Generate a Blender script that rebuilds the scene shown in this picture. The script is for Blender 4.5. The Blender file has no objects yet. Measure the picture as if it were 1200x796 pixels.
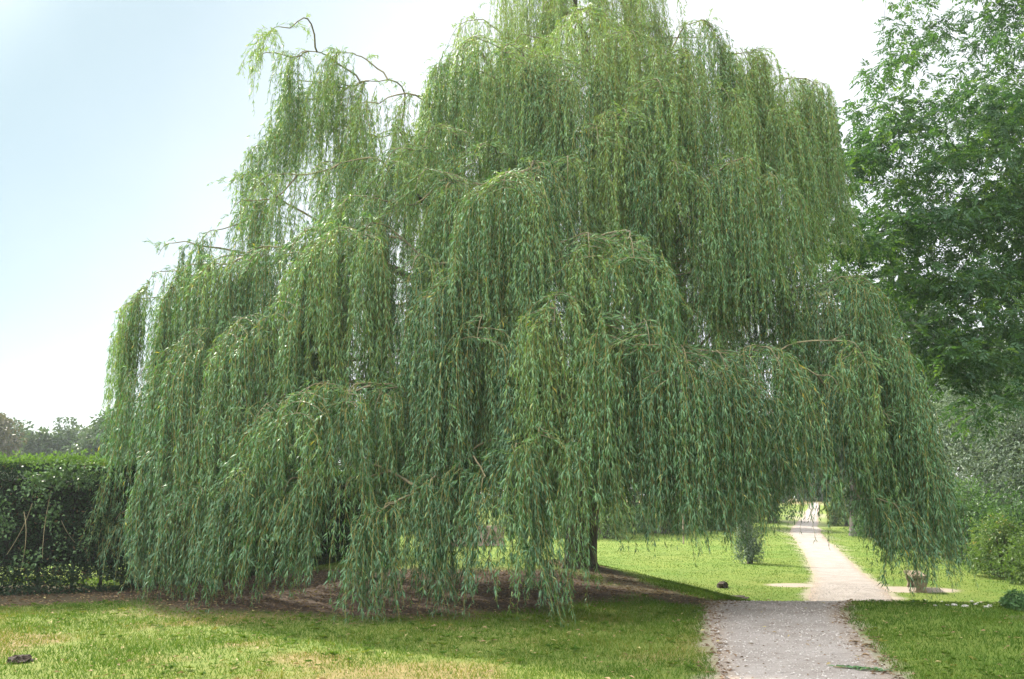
import bpy, math
import numpy as np
from mathutils import Vector

rng = np.random.default_rng(7)
S = bpy.context.scene
COL = S.collection
R = math.radians

# ------------------------------------------------------------------ camera
FPX = 1039.0            # focal length in pixels of the 1200 px wide photograph
PITCH = R(10.1)
EYE = 1.6
cam = bpy.data.cameras.new('camera')
cam.sensor_width = 36.0
cam.lens = 36.0 * FPX / 1200.0
cam.clip_start = 0.1
cam.clip_end = 4000.0
camo = bpy.data.objects.new('camera', cam)
camo.location = (0, 0, EYE)
camo.rotation_euler = (R(90) + PITCH, 0, 0)
COL.objects.link(camo)
S.camera = camo

# ------------------------------------------------------------------ light
SUN_AZ = R(-39)         # left of straight ahead
SUN_EL = R(40)
sv = Vector((math.sin(SUN_AZ) * math.cos(SUN_EL), math.cos(SUN_AZ) * math.cos(SUN_EL), math.sin(SUN_EL)))
sun = bpy.data.lights.new('sun', 'SUN')
sun.energy = 4.6
sun.angle = R(0.7)
sun.color = (1.0, 0.93, 0.80)
suno = bpy.data.objects.new('sun', sun)
suno.rotation_euler = sv.to_track_quat('Z', 'Y').to_euler()
suno.location = sv * 60
COL.objects.link(suno)

W = bpy.data.worlds.new('World')
S.world = W
W.use_nodes = True
nt = W.node_tree
nt.nodes.clear()
sky = nt.nodes.new('ShaderNodeTexSky')
sky.sky_type = 'NISHITA'
sky.sun_disc = False
sky.sun_elevation = SUN_EL
sky.sun_rotation = SUN_AZ
sky.altitude = 0
sky.air_density = 1.0
sky.dust_density = 1.0
sky.ozone_density = 1.0
# a thin white overcast veil that closes towards the right half of the sky and the horizon
tc = nt.nodes.new('ShaderNodeTexCoord')
def vdot(d):
    n = nt.nodes.new('ShaderNodeVectorMath'); n.operation = 'DOT_PRODUCT'
    nt.links.new(tc.outputs['Generated'], n.inputs[0]); n.inputs[1].default_value = d
    return n.outputs['Value']
cn = nt.nodes.new('ShaderNodeTexNoise'); cn.inputs['Scale'].default_value = 1.6; cn.inputs['Detail'].default_value = 5
nt.links.new(tc.outputs['Generated'], cn.inputs['Vector'])
def wmath(op, a, b):
    n = nt.nodes.new('ShaderNodeMath'); n.operation = op
    for i, v in enumerate((a, b)):
        if isinstance(v, (int, float)): n.inputs[i].default_value = v
        else: nt.links.new(v, n.inputs[i])
    return n.outputs[0]
def wrange(v, a, b, c, d):
    mr = nt.nodes.new('ShaderNodeMapRange'); mr.interpolation_type = 'SMOOTHSTEP'
    nt.links.new(v, mr.inputs['Value'])
    for k, q in zip(('From Min', 'From Max', 'To Min', 'To Max'), (a, b, c, d)): mr.inputs[k].default_value = q
    return mr.outputs['Result']
def wmix(f, a, b):
    m = nt.nodes.new('ShaderNodeMix'); m.data_type = 'RGBA'
    for k, v in (('Factor', f), ('A', a), ('B', b)):
        if isinstance(v, (int, float)): m.inputs[k].default_value = v
        elif isinstance(v, tuple): m.inputs[k].default_value = (*v, 1)
        else: nt.links.new(v, m.inputs[k])
    return m.outputs['Result']
wisp = wmath('MULTIPLY', wmath('SUBTRACT', cn.outputs['Fac'], 0.5), 0.20)
fac0 = wmath('ADD', vdot((0.80, 0.20, -0.56)), wisp)
veil = wmix(wrange(fac0, -0.50, 0.06, 0.0, 1.0), (1.28, 2.05, 2.35), (4.9, 5.0, 5.1))
# added fill: unseen sky up left behind the camera brightened to light the willow
# unseen low sky behind the camera, dimmed to keep the crown's hollows dark
veil = wmix(wmath('MULTIPLY', wrange(vdot((0.0, -1.0, 0.0)), -0.05, 0.35, 0.0, 1.0), wrange(vdot((0.0, 0.0, -1.0)), -0.62, -0.12, 0.0, 1.0)), veil, (1.4, 1.55, 1.65))
fac1 = wmath('ADD', vdot((-0.62, -0.38, 0.687)), wisp)
veil = wmix(wrange(fac1, 0.25, 0.92, 0.0, 1.0), veil, (23.0, 23.3, 23.3))
skymix = wmix(0.88, sky.outputs['Color'], veil)
bg = nt.nodes.new('ShaderNodeBackground')
bg.inputs['Strength'].default_value = 0.10
nt.links.new(skymix, bg.inputs['Color'])
wo = nt.nodes.new('ShaderNodeOutputWorld')
nt.links.new(bg.outputs['Background'], wo.inputs['Surface'])

S.view_settings.view_transform = 'Standard'
S.view_settings.look = 'None'
S.view_settings.gamma = 1.0
S.view_settings.use_curve_mapping = False
S.view_settings.exposure = 1.36
HAZE = 0.0005
S.cycles.volume_bounces = 1
S.cycles.max_bounces = 4
S.cycles.diffuse_bounces = 2
S.cycles.transmission_bounces = 2
S.cycles.transparent_max_bounces = 8
S.cycles.glossy_bounces = 2

# ------------------------------------------------------------------ helpers
def norm(v):
    return v / np.maximum(np.linalg.norm(v, axis=-1, keepdims=True), 1e-9)

def pix(px, py, D):
    """world point seen at pixel (px, py) of the photograph at ground distance D"""
    rx = (px - 600.0) / FPX
    rz = (398.0 - py) / FPX
    fy = math.cos(PITCH) - rz * math.sin(PITCH)
    fz = math.sin(PITCH) + rz * math.cos(PITCH)
    t = D / fy
    return np.array([rx * t, D, EYE + fz * t])

def sstep(t):
    t = np.clip(t, 0, 1)
    return t * t * (3 - 2 * t)

_tab = rng.random((64, 64))
def vnoise(x, y, s=1.0):
    """smooth 2-D value noise, -1..1"""
    x = np.asarray(x) / s; y = np.asarray(y) / s
    xi = np.floor(x).astype(int); yi = np.floor(y).astype(int)
    fx = x - xi; fy = y - yi
    fx = fx * fx * (3 - 2 * fx); fy = fy * fy * (3 - 2 * fy)
    a = _tab[xi % 64, yi % 64]; b = _tab[(xi + 1) % 64, yi % 64]
    c = _tab[xi % 64, (yi + 1) % 64]; d = _tab[(xi + 1) % 64, (yi + 1) % 64]
    return 2 * (a * (1 - fx) * (1 - fy) + b * fx * (1 - fy) + c * (1 - fx) * fy + d * fx * fy) - 1
def fbm(x, y, s=1.0, n=3):
    r = 0; a = 1; t = 0
    for k in range(n):
        r = r + a * vnoise(np.asarray(x) + 17.3 * k, np.asarray(y) - 9.1 * k, s / 2 ** k); t += a; a *= 0.55
    return r / t

def tag(o, label=None, cat=None, group=None, kind=None):
    for k, v in (('label', label), ('category', cat), ('group', group), ('kind', kind)):
        if v: o[k] = v
    return o

def empty(name, loc, label, cat, group=None):
    o = bpy.data.objects.new(name, None)
    o.empty_display_size = 0.2
    o.location = loc
    COL.objects.link(o)
    return tag(o, label, cat, group)

def mesh(name, V, F, mat, parent=None, tint=None, smooth=False, vattr=None):
    """F: (n,3) or (n,4) index array or a list of those. tint: one float per face."""
    V = np.asarray(V, dtype=np.float32)
    if parent is not None:
        V = V - np.array(parent_world(parent), dtype=np.float32)
    Fs = F if isinstance(F, list) else [F]
    Fs = [np.asarray(f, dtype=np.int32) for f in Fs if len(f)]
    me = bpy.data.meshes.new(name)
    me.vertices.add(len(V)); me.vertices.foreach_set('co', V.ravel())
    loops = np.concatenate([f.ravel() for f in Fs])
    counts = np.concatenate([np.full(len(f), f.shape[1], dtype=np.int32) for f in Fs])
    starts = np.concatenate([[0], np.cumsum(counts)[:-1]]).astype(np.int32)
    me.loops.add(len(loops)); me.loops.foreach_set('vertex_index', loops)
    me.polygons.add(len(counts)); me.polygons.foreach_set('loop_start', starts)
    me.polygons.foreach_set('use_smooth', np.full(len(counts), smooth, dtype=bool))
    me.update(calc_edges=True)
    if tint is not None:
        a = me.attributes.new('tint', 'FLOAT', 'FACE'); a.data.foreach_set('value', np.asarray(tint, dtype=np.float32))
    for k, v in (vattr or {}).items():
        a = me.attributes.new(k, 'FLOAT', 'POINT'); a.data.foreach_set('value', np.asarray(v, dtype=np.float32))
    me.materials.append(mat)
    o = bpy.data.objects.new(name, me)
    COL.objects.link(o)
    if parent is not None: o.parent = parent
    return o

def parent_world(o):
    p = Vector(o.location)
    while o.parent: o = o.parent; p = p + Vector(o.location)
    return p

def leaf_quads(P, d, n, L, w, fold=0.22, droop=0.12, mid=0.42):
    """one folded diamond leaf per row: base P, direction d, normal n, length L, width w"""
    d = norm(d); s = norm(np.cross(d, n)); n = np.cross(s, d)
    L = np.asarray(L)[:, None]; w = np.asarray(w)[:, None]
    b = P; t = P + d * L - n * L * droop
    m = P + d * L * mid
    l = m + s * w * 0.5 + n * w * fold; r = m - s * w * 0.5 + n * w * fold
    N = len(P)
    V = np.stack([b, r, t, l], 1).reshape(-1, 3)
    F = np.arange(4 * N).reshape(N, 4)
    return V, F

class Tubes:
    def __init__(self): self.V = []; self.F = []; self.n = 0; self.t = []
    def add(self, pts, rad, sides=6, tint=0.5, cap=True):
        pts = np.asarray(pts, float); K = len(pts); rad = np.broadcast_to(np.asarray(rad, float), (K,))
        tg = norm(np.gradient(pts, axis=0))
        ref = np.array([0.31, 0.95, 0.05]) if abs(tg[:, 2]).mean() > 0.7 else np.array([0, 0, 1.0])
        u = norm(np.cross(tg, ref)); v = np.cross(tg, u)
        a = np.arange(sides) * 2 * math.pi / sides
        ring = pts[:, None] + rad[:, None, None] * (np.cos(a)[None, :, None] * u[:, None] + np.sin(a)[None, :, None] * v[:, None])
        i = np.arange(K - 1)[:, None] * sides; j = np.arange(sides)[None]; j2 = (j + 1) % sides
        F = np.stack([i + j, i + j2, i + sides + j2, i + sides + j], -1).reshape(-1, 4) + self.n
        self.V.append(ring.reshape(-1, 3)); self.F.append(F); self.t.append(np.full(len(F), tint))
        self.n += K * sides
    def build(self, name, mat, parent=None, smooth=True):
        return mesh(name, np.concatenate(self.V), np.concatenate(self.F), mat, parent, np.concatenate(self.t), smooth)

def strand_tubes(P, rad):
    """P (N,K,3) polylines, rad (K,) or (N,K): three-sided tubes in one go"""
    N, K, _ = P.shape
    rad = np.broadcast_to(rad, (N, K))
    a = np.arange(3) * 2 * math.pi / 3
    off = np.stack([np.cos(a), np.sin(a), 0 * a], -1)
    V = P[:, :, None] + rad[:, :, None, None] * off
    base = (np.arange(N)[:, None] * K + np.arange(K - 1)[None])[:, :, None] * 3
    j = np.arange(3); j2 = (j + 1) % 3
    F = np.stack([base + j, base + j2, base + 3 + j2, base + 3 + j], -1).reshape(-1, 4)
    return V.reshape(-1, 3), F

def bez(a, b, c, n):
    t = np.linspace(0, 1, n)[:, None]
    a, b, c = (np.asarray(q, float) for q in (a, b, c))
    return a * (1 - t) ** 2 + 2 * b * t * (1 - t) + c * t * t

# ------------------------------------------------------------------ materials
def newmat(name):
    m = bpy.data.materials.new(name); m.use_nodes = True
    m.node_tree.nodes.clear()
    return m, m.node_tree
def ramp(t, stops, src):
    r = t.nodes.new('ShaderNodeValToRGB')
    while len(r.color_ramp.elements) > len(stops): r.color_ramp.elements.remove(r.color_ramp.elements[-1])
    while len(r.color_ramp.elements) < len(stops): r.color_ramp.elements.new(1.0)
    for e, (p, c) in zip(r.color_ramp.elements, stops):
        e.position = p; e.color = (*c, 1)
    if src is not None: t.links.new(src, r.inputs['Fac'])
    return r.outputs['Color']
def attr(t, name):
    a = t.nodes.new('ShaderNodeAttribute'); a.attribute_name = name
    return a.outputs['Fac']
def mix(t, f, a, b, blend='MIX'):
    m = t.nodes.new('ShaderNodeMix'); m.data_type = 'RGBA'; m.blend_type = blend
    for k, v in (('Factor', f), ('A', a), ('B', b)):
        if isinstance(v, (int, float)): m.inputs[k].default_value = v
        elif isinstance(v, tuple): m.inputs[k].default_value = (*v, 1)
        else: t.links.new(v, m.inputs[k])
    return m.outputs['Result']
def noise(t, scale, detail=4, rough=0.6, coord='Object'):
    c = t.nodes.new('ShaderNodeTexCoord'); n = t.nodes.new('ShaderNodeTexNoise')
    n.inputs['Scale'].default_value = scale; n.inputs['Detail'].default_value = detail; n.inputs['Roughness'].default_value = rough
    t.links.new(c.outputs[coord], n.inputs['Vector'])
    return n.outputs['Fac']

def leaf_mat(name, stops, under=None, trans=0.35, tcol=(1.25, 1.35, 0.45), rough=0.5, spec=0.35):
    m, t = newmat(name)
    c = ramp(t, stops, attr(t, 'tint'))
    top = c
    if under:
        g = t.nodes.new('ShaderNodeNewGeometry')
        c = mix(t, g.outputs['Backfacing'], c, mix(t, 0.6, c, under))
    p = t.nodes.new('ShaderNodeBsdfPrincipled')
    t.links.new(c, p.inputs['Base Color']); p.inputs['Roughness'].default_value = rough
    p.inputs['Specular IOR Level'].default_value = spec
    tr = t.nodes.new('ShaderNodeBsdfTranslucent')
    t.links.new(mix(t, 1.0, top, tcol, 'MULTIPLY'), tr.inputs['Color'])
    ms = t.nodes.new('ShaderNodeMixShader'); ms.inputs['Fac'].default_value = trans
    t.links.new(p.outputs[0], ms.inputs[1]); t.links.new(tr.outputs[0], ms.inputs[2])
    o = t.nodes.new('ShaderNodeOutputMaterial'); t.links.new(ms.outputs[0], o.inputs['Surface'])
    return m

def bark_mat(name, a, b, scale=9.0, bump=0.6):
    m, t = newmat(name)
    c = t.nodes.new('ShaderNodeTexCoord'); mp = t.nodes.new('ShaderNodeMapping')
    mp.inputs['Scale'].default_value = (1, 1, 0.22)
    t.links.new(c.outputs['Object'], mp.inputs['Vector'])
    n = t.nodes.new('ShaderNodeTexNoise'); n.inputs['Scale'].default_value = scale; n.inputs['Detail'].default_value = 6; n.inputs['Roughness'].default_value = 0.7
    t.links.new(mp.outputs['Vector'], n.inputs['Vector'])
    col = ramp(t, [(0.35, a), (0.65, b)], n.outputs['Fac'])
    p = t.nodes.new('ShaderNodeBsdfPrincipled'); t.links.new(col, p.inputs['Base Color']); p.inputs['Roughness'].default_value = 0.9
    bp = t.nodes.new('ShaderNodeBump'); bp.inputs['Strength'].default_value = bump; bp.inputs['Distance'].default_value = 0.05
    t.links.new(n.outputs['Fac'], bp.inputs['Height']); t.links.new(bp.outputs['Normal'], p.inputs['Normal'])
    o = t.nodes.new('ShaderNodeOutputMaterial'); t.links.new(p.outputs[0], o.inputs['Surface'])
    return m

M_WILLOW = leaf_mat('willow_leaf', [(0.0, (0.018, 0.070, 0.026)), (0.5, (0.078, 0.178, 0.043)), (0.9, (0.235, 0.330, 0.075)), (0.965, (0.25, 0.335, 0.075)), (1.0, (0.48, 0.38, 0.06))],
                    under=(0.155, 0.27, 0.15), trans=0.26, rough=0.5, spec=0.32)
M_TWIG = bark_mat('willow_twig', (0.15, 0.13, 0.035), (0.26, 0.23, 0.07), 6, 0.1)
M_BARK = bark_mat('willow_bark', (0.022, 0.018, 0.014), (0.10, 0.080, 0.060), 9, 0.9)
M_BRANCH = bark_mat('willow_branch', (0.10, 0.085, 0.05), (0.26, 0.22, 0.12), 8, 0.4)
M_ASH = leaf_mat('ash_leaf', [(0.0, (0.030, 0.078, 0.036)), (0.6, (0.062, 0.132, 0.048)), (1.0, (0.14, 0.225, 0.045))], under=(0.07, 0.13, 0.08), trans=0.42, rough=0.55, spec=0.25)
M_DARKBARK = bark_mat('dark_bark', (0.03, 0.026, 0.022), (0.11, 0.09, 0.075), 9, 0.6)
M_FARLEAF = leaf_mat('far_leaf', [(0.0, (0.035, 0.066, 0.034)), (0.6, (0.060, 0.100, 0.045)), (1.0, (0.10, 0.135, 0.055))], trans=0.25)
M_BRONZE = leaf_mat('bronze_leaf', [(0.0, (0.06, 0.055, 0.035)), (0.6, (0.10, 0.088, 0.05)), (1.0, (0.14, 0.12, 0.06))], trans=0.25)
M_SILVER = leaf_mat('silver_leaf', [(0.0, (0.045, 0.085, 0.05)), (0.5, (0.10, 0.150, 0.10)), (1.0, (0.20, 0.25, 0.18))], under=(0.22, 0.27, 0.21), trans=0.22)
M_SHRUB = leaf_mat('shrub_leaf', [(0.0, (0.030, 0.078, 0.028)), (0.6, (0.066, 0.140, 0.044)), (1.0, (0.12, 0.21, 0.06))], trans=0.32)
M_SHRUB_LIGHT = leaf_mat('light_shrub_leaf', [(0.0, (0.06, 0.11, 0.03)), (0.6, (0.11, 0.18, 0.05)), (0.92, (0.17, 0.23, 0.08)), (1.0, (0.34, 0.24, 0.12))], trans=0.35)
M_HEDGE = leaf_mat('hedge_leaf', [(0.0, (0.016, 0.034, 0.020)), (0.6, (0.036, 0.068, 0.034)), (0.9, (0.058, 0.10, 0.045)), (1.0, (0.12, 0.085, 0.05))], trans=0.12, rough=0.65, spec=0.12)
M_HEDGETOP = leaf_mat('hedge_shoot', [(0.0, (0.05, 0.105, 0.024)), (1.0, (0.12, 0.20, 0.05))], trans=0.4)
M_IVY = leaf_mat('ivy_leaf', [(0.0, (0.05, 0.10, 0.04)), (1.0, (0.12, 0.20, 0.08))], trans=0.25)
M_GRASS = leaf_mat('grass_blade', [(0.0, (0.036, 0.088, 0.011)), (0.45, (0.078, 0.136, 0.016)), (0.75, (0.152, 0.158, 0.034)), (1.0, (0.25, 0.195, 0.078))], trans=0.35, tcol=(1.3, 1.3, 0.5), rough=0.7, spec=0.08)
M_LITTER = leaf_mat('litter_leaf', [(0.0, (0.07, 0.042, 0.026)), (0.55, (0.17, 0.11, 0.07)), (0.85, (0.28, 0.20, 0.11)), (1.0, (0.42, 0.38, 0.17))], trans=0.1, rough=0.8, spec=0.15)

def ground_mat():
    m, t = newmat('ground_grass_and_soil')
    n1 = noise(t, 0.45, 5); n2 = noise(t, 9.0, 6, 0.7); n3 = noise(t, 60.0, 3, 0.7)
    g = ramp(t, [(0.30, (0.050, 0.105, 0.014)), (0.5, (0.115, 0.175, 0.026)), (0.68, (0.20, 0.20, 0.05))], n2)
    g = mix(t, 0.5, g, ramp(t, [(0.35, (0.075, 0.145, 0.018)), (0.65, (0.165, 0.20, 0.038))], n1))
    g = mix(t, attr(t, 'dry'), g, ramp(t, [(0.3, (0.13, 0.11, 0.035)), (0.7, (0.27, 0.21, 0.09))], n2))
    s = ramp(t, [(0.3, (0.034, 0.022, 0.015)), (0.5, (0.072, 0.048, 0.034)), (0.72, (0.125, 0.086, 0.062))], n3)
    s = mix(t, 0.45, s, ramp(t, [(0.3, (0.036, 0.024, 0.017)), (0.7, (0.105, 0.072, 0.052))], n2))
    gr = ramp(t, [(0.3, (0.25, 0.20, 0.155)), (0.7, (0.42, 0.36, 0.30))], n3)
    c = mix(t, attr(t, 'soil'), g, s)
    c = mix(t, attr(t, 'worn'), c, gr)
    p = t.nodes.new('ShaderNodeBsdfPrincipled'); t.links.new(c, p.inputs['Base Color']); p.inputs['Roughness'].default_value = 0.95
    p.inputs['Specular IOR Level'].default_value = 0.15
    bp = t.nodes.new('ShaderNodeBump'); bp.inputs['Strength'].default_value = 0.7; bp.inputs['Distance'].default_value = 0.04
    t.links.new(n3, bp.inputs['Height']); t.links.new(bp.outputs['Normal'], p.inputs['Normal'])
    o = t.nodes.new('ShaderNodeOutputMaterial'); t.links.new(p.outputs[0], o.inputs['Surface'])
    return m
def path_mat():
    m, t = newmat('path_gravel')
    n1 = noise(t, 1.5, 6, 0.7); n2 = noise(t, 14.0, 7, 0.85); n3 = noise(t, 60.0, 4, 0.85)
    c = ramp(t, [(0.34, (0.095, 0.080, 0.070)), (0.5, (0.255, 0.228, 0.210)), (0.66, (0.46, 0.425, 0.40))], n3)
    c = mix(t, 0.55, c, ramp(t, [(0.34, (0.11, 0.085, 0.066)), (0.47, (0.25, 0.215, 0.19)), (0.68, (0.36, 0.33, 0.30))], n2))
    c = mix(t, 0.35, c, ramp(t, [(0.38, (0.17, 0.14, 0.12)), (0.6, (0.34, 0.305, 0.28))], n1))
    e = ramp(t, [(0.35, (0.13, 0.088, 0.058)), (0.6, (0.33, 0.26, 0.195))], n2)
    c = mix(t, attr(t, 'edge'), c, e)
    p = t.nodes.new('ShaderNodeBsdfPrincipled'); t.links.new(c, p.inputs['Base Color']); p.inputs['Roughness'].default_value = 0.95
    p.inputs['Specular IOR Level'].default_value = 0.15
    bp = t.nodes.new('ShaderNodeBump'); bp.inputs['Strength'].default_value = 0.6; bp.inputs['Distance'].default_value = 0.02
    t.links.new(n3, bp.inputs['Height']); t.links.new(bp.outputs['Normal'], p.inputs['Normal'])
    o = t.nodes.new('ShaderNodeOutputMaterial'); t.links.new(p.outputs[0], o.inputs['Surface'])
    return m
def stone_mat(name, a, b, scale):
    m, t = newmat(name)
    n = noise(t, scale, 7, 0.7); n2 = noise(t, scale * 6, 4, 0.7)
    c = mix(t, 0.35, ramp(t, [(0.32, a), (0.66, b)], n), ramp(t, [(0.3, a), (0.7, b)], n2))
    p = t.nodes.new('ShaderNodeBsdfPrincipled'); t.links.new(c, p.inputs['Base Color']); p.inputs['Roughness'].default_value = 0.9
    bp = t.nodes.new('ShaderNodeBump'); bp.inputs['Strength'].default_value = 0.5; bp.inputs['Distance'].default_value = 0.02
    t.links.new(n2, bp.inputs['Height']); t.links.new(bp.outputs['Normal'], p.inputs['Normal'])
    o = t.nodes.new('ShaderNodeOutputMaterial'); t.links.new(p.outputs[0], o.inputs['Surface'])
    return m

# ------------------------------------------------------------------ terrain
RIDGE = np.array([(-300, 30), (-12, 25.5), (1.1, 23.8), (1.72, 20.6), (2.2, 18.3), (2.45, 16.3), (2.8, 14.5), (3.3, 14.0), (5.2, 13.95), (7.6, 13.6), (20, 13.1), (300, 12)], float)
def ridge_dist(x, y):
    x = np.asarray(x, float); y = np.asarray(y, float)
    best = np.full(np.broadcast(x, y).shape, 1e9); sgn = np.ones_like(best)
    for (ax, ay), (bx, by) in zip(RIDGE[:-1], RIDGE[1:]):
        ex, ey = bx - ax, by - ay; L = math.hypot(ex, ey)
        t = np.clip(((x - ax) * ex + (y - ay) * ey) / L ** 2, 0, 1)
        dx = x - ax - t * ex; dy = y - ay - t * ey
        d = np.hypot(dx, dy); s = np.sign(ex * dy - ey * dx)
        m = d < best - 1e-9
        best = np.where(m, d, best); sgn = np.where(m, s, sgn)
    return best * np.where(sgn == 0, 1, sgn)
def gz(x, y):
    d = ridge_dist(x, y)
    z = -0.72 * sstep(d / 4.2)
    z = z + 1.62 * sstep((np.asarray(y) - 38) / 75.0)
    z = z + 0.025 * fbm(x, y, 2.3, 3) * sstep((np.asarray(y) - 2) / 3)
    z = z + 0.10 * np.exp(-((np.asarray(x) - 1.55) ** 2 + (np.asarray(y) - 20) ** 2) / 1.6)
    return z

# path: centre line and half width (x, y)
def gpix(px, py):
    """ground point seen at a photo pixel"""
    D = np.concatenate([np.arange(5, 60, .02), np.arange(60, 200, .1)])
    p = pix(px, py, D); k = np.argmax(p[2] < gz(p[0], p[1]))
    return p[:, k]
PATH_NEAR = [(2.0, 2.5, .80), (2.35, 6.0, .80)]
for py, l, r in [(796, 843, 1045), (760, 834, 1017), (735, 829, 1000), (713, 826, 980)]:
    a, b = gpix(l, py), gpix(r, py); PATH_NEAR.append(((a[0] + b[0]) / 2, a[1], (b[0] - a[0]) / 2))
a = PATH_NEAR[-1]; PATH_NEAR += [(a[0] + 1.2, a[1] + 2.0, .85), (a[0] + 2.9, a[1] + 4.0, .85)]
for py, l, r in [(700, 944, 1046), (688, 950, 1040), (676, 953, 1019), (661, 947, 1001), (646, 940, 986), (634, 932, 972), (625, 925, 964), (617, 929, 960), (606, 940, 960), (597, 946, 960), (591, 948, 960)]:
    a, b = gpix(l, py), gpix(r, py); PATH_NEAR.append(((a[0] + b[0]) / 2, (a[1] + b[1]) / 2, (b[0] - a[0]) * .46))
a, b = PATH_NEAR[-2:]; PATH_NEAR.append((b[0] + (b[0] - a[0]) * 1.5, b[1] + (b[1] - a[1]) * 1.5, b[2]))
def path_curve():
    P = np.array(PATH_NEAR)
    d = np.concatenate([[0], np.cumsum(np.hypot(*np.diff(P[:, :2], axis=0).T))])
    ts = []; t = 0
    while t < d[-1]:
        ts.append(t); t += 0.16 if t < 45 else 0.5
    ts = np.array(ts)
    # Catmull-like smoothing: dense linear then blur
    f = np.linspace(0, d[-1], 3000)
    Q = np.stack([np.interp(f, d, P[:, k]) for k in range(3)], 1)
    k = np.hanning(61); k /= k.sum()
    pad = np.concatenate([np.repeat(Q[:1], 30, 0), Q, np.repeat(Q[-1:], 30, 0)])
    Q = np.stack([np.convolve(pad[:, c], k, 'valid') for c in range(3)], 1)
    return np.stack([np.interp(ts, f, Q[:, c]) for c in range(3)], 1)
PC = path_curve()
def path_dist(x, y):
    """distance outside the path edge (negative inside)"""
    x = np.asarray(x, float).ravel(); y = np.asarray(y, float).ravel()
    out = np.full(len(x), 99.0)
    near = np.where((x > -2) & (x < 60) & (y > -5) & (y < 140))[0]
    c = PC[::3]
    for i in range(0, len(near), 20000):
        q = near[i:i + 20000]
        d = np.hypot(x[q][:, None] - c[None, :, 0], y[q][:, None] - c[None, :, 1]) - c[None, :, 2]
        out[q] = d.min(1)
    return out
# worn patches beside the path at the foot of the bank: (x, y, rx, ry)
WORN = [(*gpix(930, 686)[:2], 0.75, 0.55), (*gpix(1066, 691)[:2], 1.15, 0.85), (*gpix(1000, 699)[:2], 1.1, 1.0)]
def worn_mask(x, y):
    r = 0
    for (a, b, rx, ry) in WORN:
        q = np.hypot((x - a) / rx, (y - b) / ry) + 0.22 * fbm(x, y, 0.7, 3)
        r = np.maximum(r, 1 - sstep((q - 0.8) / 0.35))
    return r
def soil_mask(x, y):
    # bare ground under the willow and along the hedge foot
    q = np.hypot((x + 2.4) / 4.9, (y - 16.6) / 4.6) + 0.20 * fbm(x, y, 1.6, 4)
    r = 1 - sstep((q - 0.78) / 0.36)
    q2 = np.hypot((x + 9.5) / 4.2, (y - 15.2) / 1.7) + 0.2 * fbm(x, y, 1.3, 3)
    r = np.maximum(r, 0.9 * (1 - sstep((q2 - 0.8) / 0.4)))
    d = np.abs(ridge_dist(x, y) + 0.1) + 0.25 * fbm(x, y, 0.8, 3)
    r = np.maximum(r, 0.9 * (1 - sstep((d - 0.25) / 0.35)) * sstep((x - 0.3) / 0.8) * (1 - sstep((x - 3.0) / 0.7)))
    q3 = np.hypot((x - 7.3) / 0.8, (y - 12.4) / 0.35) + 0.3 * fbm(x, y, 0.5, 3)
    r = np.maximum(r, 0.5 * (1 - sstep((q3 - 0.6) / 0.5)))
    return r
def dry_mask(x, y):
    v = fbm(x + 40, y * 1.0 + 3, 1.7, 4)
    near = (1 - sstep((np.asarray(x) - 0.5) / 3.5)) * (1 - sstep((np.asarray(y) - 12) / 2.0))
    far = sstep((np.asarray(y) - 13) / 5)
    return np.clip(sstep((v + 0.12) / 0.45) * near * 1.0 + 0.22 * near + 0.12 * far * sstep((v + .2) / .7) + sstep((np.asarray(y) - 95) / 25) * 0.9, 0, 1)

def graded(lo, a, b, hi, step, grow=1.16):
    v = list(np.arange(a, b, step)); s = step; q = v[-1]
    while q < hi: s *= grow; q += s; v.append(q)
    s = step; q = v[0]
    while q > lo: s *= grow; q -= s; v.insert(0, q)
    return np.array(v)
gx = graded(-900, -13, 15, 900, 0.13); gy = graded(-300, 6.5, 27, 1500, 0.13)
X, Y = np.meshgrid(gx, gy)
Z = gz(X, Y)
pd = path_dist(X, Y).reshape(X.shape)
Zg = Z - 0.03 * (1 - sstep((pd + 0.22) / 0.14))
nx, ny = len(gx), len(gy)
idx = np.arange(nx * ny).reshape(ny, nx)
GF = np.stack([idx[:-1, :-1], idx[:-1, 1:], idx[1:, 1:], idx[1:, :-1]], -1).reshape(-1, 4)
edge_worn = 0.75 * (1 - sstep((pd + 0.16 * fbm(X, Y, 0.35, 3) - 0.02) / 0.16))
ground = mesh('ground', np.stack([X, Y, Zg], -1).reshape(-1, 3), GF, ground_mat(), smooth=True,
              vattr={'soil': soil_mask(X, Y).ravel(), 'dry': dry_mask(X, Y).ravel(), 'worn': np.maximum(worn_mask(X, Y), edge_worn).ravel()})
tag(ground, kind='structure')

# path sheet
K = 15
tg = norm(np.gradient(PC[:, :2], axis=0)); nrm = np.stack([tg[:, 1], -tg[:, 0]], 1)
s_ = np.linspace(-1, 1, K)
jl = 0.10 * fbm(np.arange(len(PC)) * 0.16, np.zeros(len(PC)), 0.9, 4); jr = 0.10 * fbm(np.arange(len(PC)) * 0.16, np.full(len(PC), 50.), 0.9, 4)
half = PC[:, 2][:, None] + np.where(s_[None] < 0, jl[:, None], jr[:, None]) * np.abs(s_)[None]
PX = PC[:, 0][:, None] + nrm[:, 0][:, None] * s_[None] * half
PY = PC[:, 1][:, None] + nrm[:, 1][:, None] * s_[None] * half
PZ = gz(PX, PY) + 0.012 - 0.02 * (np.abs(s_)[None] > 0.98)
pi = np.arange(PX.size).reshape(PX.shape)
PF = np.stack([pi[:-1, :-1], pi[:-1, 1:], pi[1:, 1:], pi[1:, :-1]], -1).reshape(-1, 4)
edge = np.clip(sstep((np.abs(s_)[None] - 0.62) / 0.36) * (0.75 + 0.6 * fbm(PX, PY, 0.5, 3)), 0, 1)
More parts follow.
